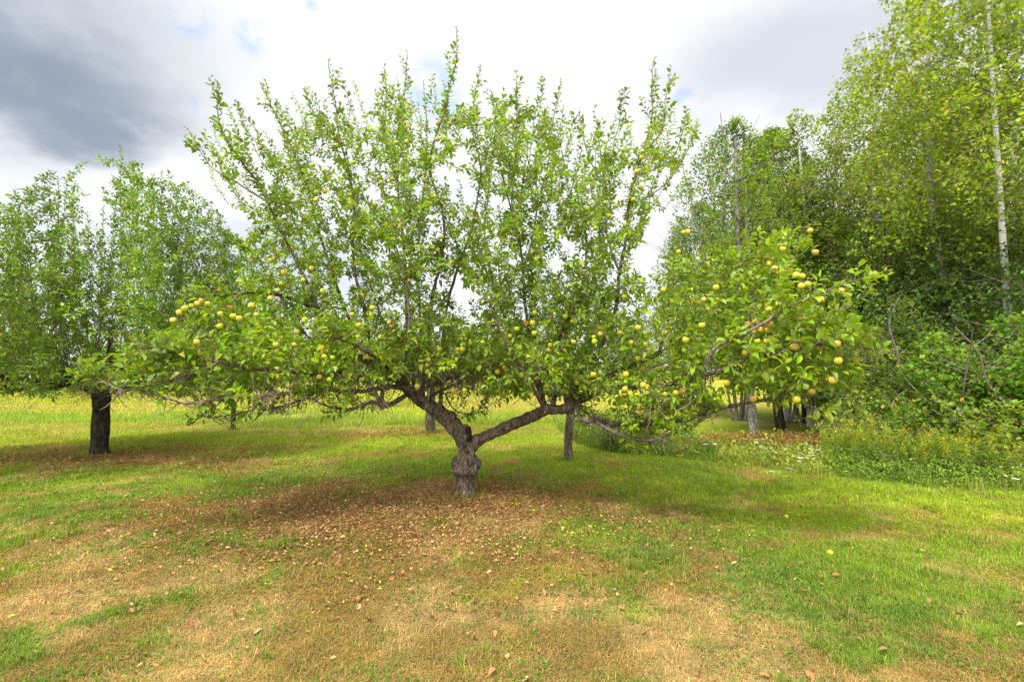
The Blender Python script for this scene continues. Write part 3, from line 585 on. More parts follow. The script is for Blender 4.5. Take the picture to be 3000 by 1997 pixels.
def front(px, py):
    """depth of the camera side of the crown in that direction, metres"""
    dl = np.interp(px, [200, 500, 900, 1200, 1500, 1700, 2000, 2250, 2450, 2650], [4.7, 4.9, 5.3, 5.8, 5.8, 5.6, 5.1, 4.7, 4.4, 4.3])
    du = np.interp(px, [500, 900, 1300, 1700, 2100, 2500], [5.7, 6.0, 6.2, 6.0, 5.7, 5.3])
    f = np.clip((py - 700) / 300, 0, 1); return du * (1 - f) + dl * f
AP = []
ga = np.random.default_rng(9)
for (ox, oy, s), txt in RAW.items():
    for tok in txt.split():
        a_, b_ = map(float, tok.split(',')); px, py = ox + a_ / s, oy + b_ / s
        if all((px - q[0]) ** 2 + (py - q[1]) ** 2 > 110 for q in AP): AP.append((px, py))
AP = np.array(AP); APW = np.array([at(px, py, front(px, py) + ga.uniform(-.02, .20)) for px, py in AP])

# twigs that fill the crown: outline regions in the picture plane given real depth ranges
def in_poly(px, py, poly):
    poly = np.array(poly, float); x0, y0 = poly[:, 0], poly[:, 1]; x1, y1 = np.roll(x0, -1), np.roll(y0, -1)
    c = np.zeros(len(px), bool)
    for a_, b_, c_, d_ in zip(x0, y0, x1, y1): c ^= ((b_ > py) != (d_ > py)) & (px < (c_ - a_) * (py - b_) / (d_ - b_ + 1e-9) + a_)
    return c
REG = [ # polygon, depth range, number
 ([(700, 1000), (760, 760), (700, 740), (740, 640), (790, 540), (760, 420), (850, 440), (900, 330), (980, 330), (1060, 380), (1090, 300), (1200, 300), (1260, 420), (1300, 330), (1390, 300), (1460, 280), (1620, 330), (1660, 470), (1680, 600), (1720, 470), (1830, 430), (1960, 420), (2000, 480), (1900, 640), (1860, 740), (1900, 1000), (1500, 1100), (1100, 1080)], (5.6, 8.3), 2150),
 ([(620, 860), (740, 890), (900, 900), (1100, 960), (1350, 960), (1500, 1000), (1680, 960), (1700, 1140), (1560, 1150), (1400, 1130), (1200, 1090), (1050, 1120), (900, 1140), (760, 1160), (560, 1150), (450, 1140), (360, 1120), (300, 1060), (370, 990), (500, 960), (560, 900)], (4.6, 6.6), 850),
 ([(1640, 960), (1800, 800), (1960, 760), (2080, 720), (2150, 680), (2280, 660), (2380, 690), (2300, 800), (2250, 860), (2400, 900), (2480, 900), (2540, 960), (2540, 1040), (2440, 1120), (2300, 1150), (2200, 1140), (2000, 1180), (1850, 1190), (1720, 1170), (1640, 1120)], (4.4, 6.2), 900),
 ([(800, 700), (1000, 560), (1300, 560), (1600, 560), (1850, 640), (1850, 950), (1600, 1080), (1250, 1060), (900, 1020)], (5.6, 8.0), 1000),
 ([(240, 1060), (330, 1000), (460, 980), (560, 1000), (560, 1130), (440, 1150), (330, 1140)], (4.4, 5.0), 70),
 ([(880, 1080), (1140, 1060), (1500, 1090), (1660, 1120), (1640, 1170), (1450, 1160), (1230, 1090), (1050, 1140)], (5.4, 7.8), 190),
 ([(2200, 900), (2440, 880), (2600, 1010), (2560, 1070), (2420, 1140), (2200, 1140), (2050, 1150), (2000, 1040)], (4.4, 5.2), 190),
 ([(520, 980), (760, 960), (900, 1010), (900, 1120), (700, 1170), (520, 1150)], (4.7, 5.8), 130),
 ([(1750, 1160), (2100, 1180), (2050, 1250), (1900, 1270), (1800, 1240)], (5.2, 6.2), 46),
]
targets = []
for poly, (d0, d1), n in REG:
    pa = np.array(poly); lo, hi = pa.min(0), pa.max(0); got = 0
    while got < n:
        px = g.uniform(lo[0], hi[0], 4000); py = g.uniform(lo[1], hi[1], 4000); k = in_poly(px, py, poly)
        # clumps and gaps
        k &= fbm(px / 75, py / 75, 3, 3) + g.normal(0, .07, len(px)) > .36
        for a_, b_ in zip(px[k][:n - got], py[k][:n - got]):
            f0 = front(a_, b_) - .15 if d1 < 7 else d0
            targets.append(at(a_, b_, max(d0, f0) + (d1 - max(d0, f0)) * g.random())); got += 1
targets = np.array(targets)
# thin wispy shoots standing above the crown
ox_ = [560, 640, 770, 960, 1130, 1340, 1440, 1640, 1700, 1820, 1920, 2050]; oy_ = [420, 270, 250, 200, 190, 170, 230, 250, 340, 290, 230, 370]
wis = []
for q in range(105):
    px = g.uniform(600, 2040); py = np.interp(px, ox_, oy_) + 25 + abs(g.normal(0, 95)); dep = g.uniform(5.7, 8.2); e = at(px, py, dep); L_ = g.uniform(.45, 1.15)
    inward = np.array([MT[0] - e[0], (YM - e[1]) * .6, 0]) * .16; b = e - np.array([0, 0, L_]) + inward * L_ + g.normal(0, .05, 3); wis.append((b, (b + e) / 2 + g.normal(0, .05, 3) - inward * .1, e))
wis = np.array(wis); WP = bez(wis[:, 0], wis[:, 1], wis[:, 2], 9); targets = np.vstack([targets, WP[:, 0]])
nodes = np.vstack([P[int(len(P) * .12):] for P in skel])
A, Bm, C, alln = grow(nodes, np.vstack([targets]), up=.38, g=g, maxlen=1.1)
TP = bez(A, Bm, C, 6)
# extra leafy shoots along the traced uprights
sh = []
for P, (r0, r1) in zip(skel, SKR):
    n_up = len(P); isup = (P[-1][2] - P[0][2]) > .8
    seg = np.linalg.norm(np.diff(P, axis=0), axis=1).sum(); k = int(seg * (5 if isup else 8))
    for q in range(k):
        f = g.uniform(.25, .97); i_ = int(f * (n_up - 2)); tan = nrm(P[i_ + 1] - P[i_]); b = P[i_]
        o_ = nrm(g.normal(0, 1, 3)); o_ = nrm(o_ - tan * (o_ @ tan)); L_ = g.uniform(.12, .46) * (1.15 - f * .7)
        e = b + (tan * .75 + o_ * .75 + np.array([0, 0, .45])) / 1.2 * L_; sh.append((b, b + (o_ * .5 + tan * .3) * L_ * .6, e))
sh = np.array(sh); SP = bez(sh[:, 0], sh[:, 1], sh[:, 2], 5)
# apple stalk twigs
apt = APW + np.array([0, 0, .05]); A2, B2, C2, _ = grow(alln, apt, up=.2, g=g, step=.2); AT = bez(A2, B2, C2, 5)
G = Geo()
def add_tw(P, ra, rb, sides=3):
    r = ra[:, None] * (1 - np.linspace(0, 1, P.shape[1])[None]) + rb; V, Q = tubes(P - B0, r, sides); G.add(V, Q)
add_tw(WP, np.full(len(WP), .0045), .0013, 4)
ln = np.linalg.norm(TP[:, -1] - TP[:, 0], axis=1)
add_tw(TP, .0025 + .009 * np.clip(ln, 0, .8), .0013, 4); add_tw(SP, np.full(len(SP), .0022), .0012); add_tw(AT, np.full(len(AT), .0028), .0014)
# bare dead twiglets under the crown
bt = []
for P, (r0, r1) in zip(skel, SKR):
    if P[:, 2].max() < 2.2:
        for q in range(int(len(P) * 1.1)):
            i_ = int(g.uniform(.05, .9) * (len(P) - 1)); b = P[i_]; o_ = nrm(g.normal(0, 1, 3) * np.array([1, 1, .5]) + np.array([0, 0, -.25])); L_ = g.uniform(.08, .32)
            bt.append((b, b + o_ * L_ * .5 + np.array([0, 0, -.05]), b + o_ * L_ + np.array([0, 0, g.uniform(0, .12)])))
for cx_, cy_, dep, n in ((1420, 1115, 6.9, 200), (1200, 1110, 6.5, 160), (1040, 1135, 6.1, 150), (1300, 1120, 6.4, 160), (1600, 1130, 6.3, 110), (820, 1165, 5.4, 55), (620, 1165, 5.0, 20), (1900, 1180, 5.5, 60)):
    for q in range(n):
        b = at(cx_ + g.normal(0, 60), cy_ + g.normal(0, 22), dep + g.normal(0, .3)); o_ = nrm(g.normal(0, 1, 3)); L_ = g.uniform(.15, .45)
        bt.append((b, b + o_ * L_ * .5 + g.normal(0, .05, 3), b + o_ * L_ + np.array([0, 0, .05])))
bt = np.array(bt); add_tw(bez(bt[:, 0], bt[:, 1], bt[:, 2], 6), g.uniform(.002, .006, len(bt)), .001, 3)
tw = G.build('twigs', M['twig'], big); tw['kind'] = 'stuff'
# leaves
parts = [leaves_on(WP, g, .024, .12, .070, spread=.8, up=.7), leaves_on(TP, g, .0165, .10, .074, spread=1.0), leaves_on(SP, g, .0165, .12, .072, spread=.95), leaves_on(AT, g, .03, .5, .064)]
tips = np.array([P[np.linspace(int(len(P) * .50), len(P) - 1, 8).astype(int)] for P in skel if P[:, 2].max() > 2.3])
parts.append(leaves_on(tips, g, .024, .0, .070, up=.8))
P, D, N, L = [np.concatenate([q[k] for q in parts]) for k in range(4)]
Yc = P[:, 1]; L = L * np.clip(.98 + (6.5 - Yc) * .07, .85, 1.2) * (1 - .14 * sst(P[:, 2], 2.6, 4.6))
keep = np.ones(len(P), bool)
eye = np.array([0, 0, CAM_H])
for c in APW:                                         # no leaf grows through an apple or right in front of it
    v_ = nrm(eye - c); rel = P + D * .03 - c; s_ = rel @ v_; perp = np.linalg.norm(rel - s_[:, None] * v_, axis=1)
    keep &= ~((np.abs(s_) < .05) & (perp < .055)) & ~((s_ > 0) & (s_ < .34) & (perp < .044) & (hash2(np.floor(c[0] * 97) + 0 * s_, np.floor(c[2] * 89) + 0 * s_, 3) < .85))
# crown stays open over the trunk and field below
P, D, N, L = P[keep], D[keep], N[keep], L[keep]
c = leaf_cols(len(P), g, (.124, .222, .004), .34, .15) * clump(P, 2.6, .6)
sun_tint = sst(P[:, 0], .8, 3.0) * .45 * g.random(len(P)); c = c * (1 - sun_tint[:, None]) + np.array([.31, .41, .02]) * sun_tint[:, None]  # right-hand leaves tinted lighter: sunlight put into the leaf colour
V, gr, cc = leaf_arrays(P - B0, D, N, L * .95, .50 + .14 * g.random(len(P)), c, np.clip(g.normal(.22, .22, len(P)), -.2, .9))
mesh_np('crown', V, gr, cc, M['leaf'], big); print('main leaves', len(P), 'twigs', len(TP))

# ------------------------------------------------------------------ apples
def apple_mat(name, base, blush, amt):
    m, t = mat(name); o = t.n('ShaderNodeTexCoord').outputs['Object']; rnd = t.n('ShaderNodeObjectInfo').outputs['Random']
    sp = t.n('ShaderNodeSeparateXYZ', i_0=o)
    side = t.math('ADD', t.math('MULTIPLY', sp.outputs[2], 16.0), t.math('MULTIPLY', sp.outputs[1], -12.0)); nz = t.noise(o, 45, 4, .6)
    f = t.ss(t.math('ADD', side, t.math('MULTIPLY', nz, .8)), .35, 1.15)
    c = t.mix(t.math('MULTIPLY', rnd, .6), base, (.58, .52, .04, 1)); c = t.mix(t.math('MULTIPLY', f, amt), c, blush)
    c = t.mix(t.ss(t.noise(o, 160, 2, .5), .68, .75), c, (.50, .44, .16, 1))
    p = t.n('ShaderNodeBsdfPrincipled', i_Base_Color=c, i_Roughness=.34); p.inputs['Specular IOR Level'].default_value = .45
    t.n('ShaderNodeOutputMaterial', i_Surface=p); return m
AM = {'green': apple_mat('green_apple_skin', (.36, .42, .02, 1), (.52, .42, .03, 1), .35), 'gold': apple_mat('golden_apple_skin', (.54, .48, .025, 1), (.62, .33, .05, 1), .6), 'blush': apple_mat('blushed_apple_skin', (.48, .42, .03, 1), (.62, .20, .07, 1), .75)}
M['stalk'] = bark_mat('apple_stalk', (.06, .04, .02, 1), (.12, .08, .04, 1), (.09, .06, .03, 1), 60, 1, .1)
def apple_proto(kind):
    prof = [(0, .024), (.006, .0255), (.014, .031), (.024, .033), (.033, .025), (.0375, .010), (.037, -.006), (.031, -.022), (.021, -.031), (.012, -.033), (.005, -.030), (0, -.028)]
    n = 18; V = []; Q = []
    for r_, z_ in prof:
        for k in range(n):
            a_ = 2 * math.pi * k / n; rr = r_ * (1 + .03 * math.cos(5 * a_) * (z_ < 0) + .025 * math.cos(2 * a_ + 1)); V.append((rr * math.cos(a_), rr * math.sin(a_), z_))
    for i_ in range(len(prof) - 1):
        for k in range(n): Q.append((i_ * n + k, (i_ + 1) * n + k, (i_ + 1) * n + (k + 1) % n, i_ * n + (k + 1) % n))
    o = mesh_np('apple', np.array(V), [np.array(Q)], None, AM[kind], smooth=True)
    G = Geo(); G.tube([(0, 0, .022), (.001, .001, .036), (.004, .002, .052)], [.0016, .0014, .0020], 5); G.build('stalk', M['stalk'], o); return o
protos = {k: apple_proto(k) for k in AM}; used = set()
ORD = ['first', 'second', 'third', 'fourth', 'fifth', 'sixth', 'seventh', 'eighth', 'ninth', 'tenth', 'eleventh', 'twelfth', 'thirteenth', 'fourteenth', 'fifteenth', 'sixteenth', 'seventeenth', 'eighteenth', 'nineteenth', 'twentieth']
colsx = [(0, 620, 'far out in the left wing'), (620, 800, 'over the thin small trunk at left'), (800, 960, 'left of the sawn branch stubs'), (960, 1110, 'over the orange sawn stubs'), (1110, 1230, 'over the left limb'), (1230, 1330, 'just left of the knobby trunk'), (1330, 1440, 'right above the knobby trunk'),
         (1440, 1560, 'over the middle of the right limb'), (1560, 1700, 'over the end of the right limb'), (1700, 1800, 'right of the thin leaning trunk'), (1800, 1920, 'over the low shrub'), (1920, 2080, 'left of the four forest trunks'), (2080, 2230, 'over the grey forest trunk'), (2230, 2360, 'out on the right wing'), (2360, 3000, 'at the far right branch tips')]
rowsy = [(0, 520, 'high'), (520, 700, 'above mid crown'), (700, 860, 'at mid crown'), (860, 1000, 'below mid crown'), (1000, 1400, 'low')]
cells = {}
for k, (px, py) in enumerate(AP):
    ci = next(i_ for i_, q in enumerate(colsx) if q[0] <= px < q[1]); ri = next(i_ for i_, q in enumerate(rowsy) if q[0] <= py < q[1]); cells.setdefault((ci, ri), []).append(k)
for (ci, ri), ks in cells.items():
    ks.sort(key=lambda k: AP[k][0])
    for j, k in enumerate(ks):
        px, py = AP[k]
        pb = np.clip((px - 1750) / 900, 0, .6) + .05; u_ = ga.random()
        kind = 'blush' if u_ < pb * .8 else ('gold' if u_ < pb + .25 else 'green')
        p0 = protos[kind]; o = p0 if kind not in used else copy_tree(p0); used.add(kind)
        o.location = APW[k]; s_ = ga.uniform(.72, .96) * (1 if py > 650 else .90); o.scale = (s_, s_, s_ * ga.uniform(.9, 1.03))
        o.rotation_euler = (ga.normal(0, .22), ga.normal(0, .22), ga.normal(0, .9))
        cn = {'green': 'green', 'gold': 'golden', 'blush': 'red-blushed'}[kind]
        where = f"{rowsy[ri][2]} {colsx[ci][2]}"
        tag(o, f"{cn} apple {where}" + (f", {ORD[j]} from left there" if len(ks) > 1 else ', alone there'), 'apple', 'apples hanging in the big tree')
print('apples', len(AP))

# ------------------------------------------------------------------ generic orchard apple tree
def orchard_tree(base, th, tr_, Rc, zt, nt, seed, label, limbs=6, leafL=.06, dens=.018, bark='bark_dark', colr=(.095, .175, .018), zb=None, hi=False, nshoot=60, spring=0.0, lean=(0, 0), yel=.08, Rx=None, extra=(), cx=0.0):
    g = np.random.default_rng(seed); b = np.array([base[0], base[1], 0.]); root = empty('apple_tree', tuple(b), label, 'apple tree')
    zb = zb or th * .9; Rx = Rx or Rc
    top = np.array([lean[0], lean[1], th]); P = catmull(wobble([(0, 0, -.05), (lean[0] * .1, lean[1] * .1, th * .25), (lean[0] * .45, lean[1] * .45, th * .6), tuple(top)], tr_ * .12, seed), 10)
    t_ = np.linspace(0, 1, len(P)); r = tr_ * (1 + .35 * np.exp(-t_ * 14) - .12 * t_ + .06 * np.sin(t_ * 9 + seed)); G = Geo(); G.tube(P, r, 16)
    # root flare
    V = G.V[0]; ang = np.arctan2(V[:, 1], V[:, 0]); V[:, :2] *= (1 + (.16 * np.cos(5 * ang + seed) + .08 * np.cos(3 * ang)) [:, None] * np.exp(-np.maximum(V[:, 2:3], 0) * 9)) * (1 + .05 * np.cos(7 * ang + V[:, 2] * 6))[:, None]
    G.build('trunk', M[bark], root)
    sk = []
    for k in range(limbs):
        a_ = 2 * math.pi * (k + .35 * g.random()) / limbs + seed; rr = g.uniform(.62, .92); o_ = np.array([math.cos(a_) * Rx, math.sin(a_) * Rc, 0]) * rr
        pts = [top - np.array([0, 0, .12 * g.random()]), top + o_ * .22 + (0, 0, .12 + .12 * g.random()), top + o_ * .6 + (0, 0, .15 + spring), top + o_ + (0, 0, .35 + spring + .3 * g.random())]
        Q = catmull(wobble(pts, .06, seed * 7 + k), 7); sk.append(Q); G = Geo(); tt = np.linspace(0, 1, len(Q)); G.tube(Q, tr_ * .55 * (1 - tt) ** .9 + .008, 8, cap=True); G.build('branch', M[bark], root)
    for k, e_ in enumerate(extra):
        Q = catmull([at(*p) - b for p in e_], 8); sk.append(Q); G = Geo(); tt = np.linspace(0, 1, len(Q)); G.tube(Q, tr_ * .62 * (1 - tt) ** .8 * (1 - .15 * (k == 3)) + .012, 9, cap=True); G.build('branch', M[bark], root)
    ups = []
    ztop = lambda p: zb + (zt - zb) * max(.08, 1 - .80 * ((p[0] - lean[0] - cx) / Rx) ** 2 - .72 * ((p[1] - lean[1]) / Rc) ** 2)
    for k in range(nshoot):
        Q = sk[g.integers(len(sk))]; s = Q[g.integers(2, len(Q))]; e = s + np.array([g.normal(0, .35) + (s[0] - lean[0]) * .42, g.normal(0, .35) + (s[1] - lean[1]) * .42, 0]); e[2] = max(s[2] + .3, ztop(e) * g.uniform(.70, 1.06))
        Pq = bez(s[None], (s * .5 + e * .5 + np.array([(e[0] - s[0]) * .3, (e[1] - s[1]) * .3, -.1 * (e[2] - s[2])]))[None], e[None], 14)[0]; ups.append(Pq)
    ups = np.array(ups); G = Geo(); rr = .003 + .010 * (1 - np.linspace(0, 1, 14))[None] * np.ones((len(ups), 1)); V, Q = tubes(ups, rr, 5); G.add(V, Q)
    T_ = []
    while len(T_) < nt:
        p = np.array([g.uniform(-1, 1) * Rx + lean[0], g.uniform(-1, 1) * Rc + lean[1], 0]); q = ((p[0] - lean[0]) / Rx) ** 2 + ((p[1] - lean[1]) / Rc) ** 2
        if q > 1: continue
        p[2] = zb + (ztop(p) * .96 - zb) * g.random() ** .9
        if fbm(np.array([p[0] * 2 + p[2]]), np.array([p[1] * 2 - p[2]]), seed, 2)[0] + g.normal(0, .08) < .4: continue
        T_.append(p)
    nodes = np.vstack([q[4:] for q in sk] + [ups.reshape(-1, 3)]); A, Bm, C, _ = grow(nodes, np.array(T_), up=.35, g=g, maxlen=1.2); TP = bez(A, Bm, C, 5)
    ln = np.linalg.norm(TP[:, -1] - TP[:, 0], axis=1); V, Q = tubes(TP, (.002 + .006 * np.clip(ln, 0, .8))[:, None] * (1 - np.linspace(0, 1, 5)[None]) + .0014, 3); G.add(V, Q)
    bt = []
    for k in range(nt // 5):                            # bare hanging twigs below
        Q = sk[g.integers(limbs)]; s = Q[g.integers(1, len(Q))]; o_ = nrm(g.normal(0, 1, 3) * (1, 1, .4) + (0, 0, -.15)); L_ = g.uniform(.2, .7); bt.append((s, s + o_ * L_ * .5 - (0, 0, .08), s + o_ * L_))
    bt = np.array(bt); V, Q = tubes(bez(bt[:, 0], bt[:, 1], bt[:, 2], 5), np.full((len(bt), 5), .0025), 3); G.add(V, Q)
    G.build('twigs', M['twig'], root)['kind'] = 'stuff'
    parts = [leaves_on(TP, g, dens, .05, leafL, spread=1.0), leaves_on(ups[:, 4:], g, dens * 1.1, .1, leafL, up=.7)]
    P, D, N, L = [np.concatenate([q[k] for q in parts]) for k in range(4)]
    V, gr, cc = leaf_arrays(P, D, N, L, .5 + .12 * g.random(len(P)), leaf_cols(len(P), g, colr, .27, yel, orange=.002) * clump(P, 2.2, .7), np.clip(g.normal(.15, .2, len(P)), -.2, .7), hi)
    mesh_np('crown', V, gr, cc, M['leaf'], root); print('orchard', len(P)); return root
orchard_tree(LT, 1.28, .150, 3.0, 6.0, 8600, 3, 'dark trunked round apple tree left of the big one, cut by the photo edge', limbs=8, nshoot=62, leafL=.072, dens=.0170, colr=(.096, .190, .004), Rx=3.3, zb=1.25, lean=(.04, 0), cx=.35, extra=[[(300, 1190, 9.8), (285, 1150, 9.75), (225, 1124, 9.7), (160, 1122, 9.6), (80, 1136, 9.5), (10, 1136, 9.4), (-60, 1128, 9.3)], [(290, 1195, 9.8), (275, 1140, 9.7), (215, 1105, 9.5), (150, 1085, 9.3), (60, 1080, 9.2)], [(300, 1190, 9.8), (318, 1130, 9.7), (350, 1085, 9.6), (420, 1040, 9.5), (500, 990, 9.4)], [(298, 1180, 9.8), (312, 1120, 9.9), (318, 1050, 10.0), (325, 960, 10.1)]])
orchard_tree(BT, 1.35, .125, 2.6, 3.6, 900, 5, 'apple tree behind the big one, its short trunk seen under the left limb', limbs=6, nshoot=40, leafL=.075, dens=.03, bark='bark')
orchard_tree(TT, 1.55, .080, 1.5, 3.4, 620, 8, 'slim apple tree behind the right limb, its thin trunk leaning slightly right', limbs=5, nshoot=30, leafL=.065, dens=.025, bark='bark', lean=(.12, .1))
orchard_tree(ST, 1.2, .062, 2.2, 4.0, 900, 11, 'small apple tree far back at left with a pencil thin trunk', limbs=6, nshoot=50, leafL=.08, dens=.03, bark='bark_dark', colr=(.13, .22, .02), zb=1.3)
orchard_tree(np.array([-6.3, 25.0]), 1.2, .10, 3.0, 4.3, 700, 15, 'distant apple tree in the gap between the left tree and the big one', limbs=6, nshoot=40, leafL=.11, dens=.05, colr=(.14, .23, .03))

# ------------------------------------------------------------------ forest trees
def forest_tree(name, label, cat, H, tr_, Rc, zb, nleaf_twigs, seed, bark, colr, leafL=.085, dens=.035, stems=1, yel=.15, group=None, curve=.3, topshape=1.3, tw_up=.5, W=.75, bare=.0, lump=.42, texp=1.4):
    g = np.random.default_rng(seed); root = empty(name, (0, 0, 0), label, cat, group); G = Geo(); nodes = []
    GB = Geo()
    for s in range(stems):
        o_ = g.normal(0, 1, 2) * (0 if stems == 1 else Rc * .35); hh = H * (1 if s == 0 else g.uniform(.8, .97))
        pts = [(o_[0] * .12, o_[1] * .12, -.1)] + [(o_[0] * (.12 + .88 * f) + g.normal(0, curve * .25), o_[1] * (.12 + .88 * f) + g.normal(0, curve * .25), hh * f) for f in (.2, .4, .6, .8, .98)]
        P = catmull(pts, 8); t_ = np.linspace(0, 1, len(P)); r = tr_ * (1 if s == 0 else .7) * ((1 - t_) ** .8 + .25 * np.exp(-t_ * 40)) + .01; G.tube(P, r, 12)
        for k in range(int(8 + H)):
            f = g.uniform(max(.12, zb / H * .55), .95); b = P[int(f * (len(P) - 1))]; a_ = g.random() * 6.283; env = Rc * (1 - max(0, (b[2] - zb) / (H - zb)) ** topshape * .85)
            L_ = env * g.uniform(.5, .95) * (.45 if b[2] < zb else 1); e = b + np.array([math.cos(a_) * L_, math.sin(a_) * L_, L_ * g.uniform(.2, .9) if b[2] > zb else L_ * g.uniform(-.2, .3)]); e[2] = min(e[2], H * .98)
            Q = bez(b[None], (b * .5 + e * .5 + np.array([0, 0, -.12 * L_]) + g.normal(0, .06 * L_, 3))[None], e[None], 8)[0]; GB.tube(Q, .018 * (L_ / Rc + .3) * (1 - np.linspace(0, 1, 8)) * tr_ / .12 + .005, 5)
            if b[2] > zb * .9: nodes.append(Q[2:])
        nodes.append(P[int(len(P) * zb / H):])
    nodes = np.vstack(nodes); T_ = []
    while len(T_) < nleaf_twigs:
        z_ = zb + (H * 1.0 - zb) * g.random() ** 1.05; env = Rc * (1 - ((z_ - zb) / (H - zb)) ** topshape * .9) * min(1, .45 + (z_ - zb) / (.22 * H)); a_ = g.random() * 6.283; rr = env * math.sqrt(g.uniform(.04, 1))
        if g.random() > (env / Rc) ** texp: continue
        p = np.array([math.cos(a_) * rr, math.sin(a_) * rr, z_])
        if mnoise.fractal(Vector((p[0] * .9, p[1] * .9, p[2] * .9 + seed * 3)), 1, 2, 3) + g.normal(0, .08) < -.25 + lump * .5: continue
        T_.append(p)
    A, Bm, C, _ = grow(nodes, np.array(T_), up=tw_up, g=g, step=.16); TP = bez(A, Bm, C, 5); ln = np.linalg.norm(TP[:, -1] - TP[:, 0], axis=1)
    tm_ = G.build('trunk', M[bark], None); tm_.parent = root
    G = GB; V, Q = tubes(TP, (.003 + .008 * np.clip(ln, 0, 1.2))[:, None] * (1 - np.linspace(0, 1, 5)[None]) + .002, 3); G.add(V, Q); G.build('twigs', M['twig'], root)['kind'] = 'stuff'  # the boughs are merged into this mesh with the twigs
    P, D, N, L = leaves_on(TP, g, dens, .25, leafL, spread=1.0)
    P = P + g.normal(0, leafL * .6, P.shape)
    V, gr, cc = leaf_arrays(P, D, N + g.normal(0, .35, P.shape), L, W + .1 * g.random(len(P)), leaf_cols(len(P), g, colr, .26, yel) * clump(P, 1.1, .7), g.normal(.1, .2, len(P)), False)
    mesh_np('crown', V, gr, cc, M['leaf_far'], root); print(name, len(P)); return root
FG = 'trees of the wood at right'
aspenA = forest_tree('aspen_tree', 'x', 'tree', 11, .085, 2.2, 2.4, 3000, 21, 'aspen', (.135, .225, .010), .078, .030, yel=.18, topshape=1.6, lump=.72)
aspenB = forest_tree('aspen_tree', 'x', 'tree', 14, .10, 2.6, 2.8, 4200, 22, 'birch', (.145, .23, .010), .080, .030, yel=.22, topshape=1.8, lump=.70)
stemmy = forest_tree('slender_tree', 'x', 'tree', 9.6, .04, 2.5, 2.4, 5200, 23, 'grey_bark', (.090, .185, .008), .080, .032, stems=6, yel=.10, topshape=3.4, texp=.3, lump=.55)
maple = forest_tree('maple_tree', 'x', 'tree', 5.6, .08, 2.4, .7, 2600, 24, 'bark_dark', (.060, .150, .012), .080, .032, stems=2, yel=.03, topshape=1.5, W=.9)
young = forest_tree('young_tree', 'x', 'tree', 5.2, .05, 1.6, 1.0, 1100, 25, 'grey_bark', (.12, .21, .008), .080, .032, yel=.14, topshape=1.4)
vine = forest_tree('vine_thicket', 'x', 'shrub', 3.0, .010, 1.25, .2, 1500, 26, 'twig', (.085, .20, .008), .090, .030, stems=3, yel=.10, topshape=2.6, W=.95)
birch = forest_tree('birch_tree', 'x', 'tree', 13, .066, 2.7, 4.4, 3000, 28, 'birch', (.15, .235, .012), .085, .030, yel=.2, topshape=1.8, lump=.6, curve=.25)
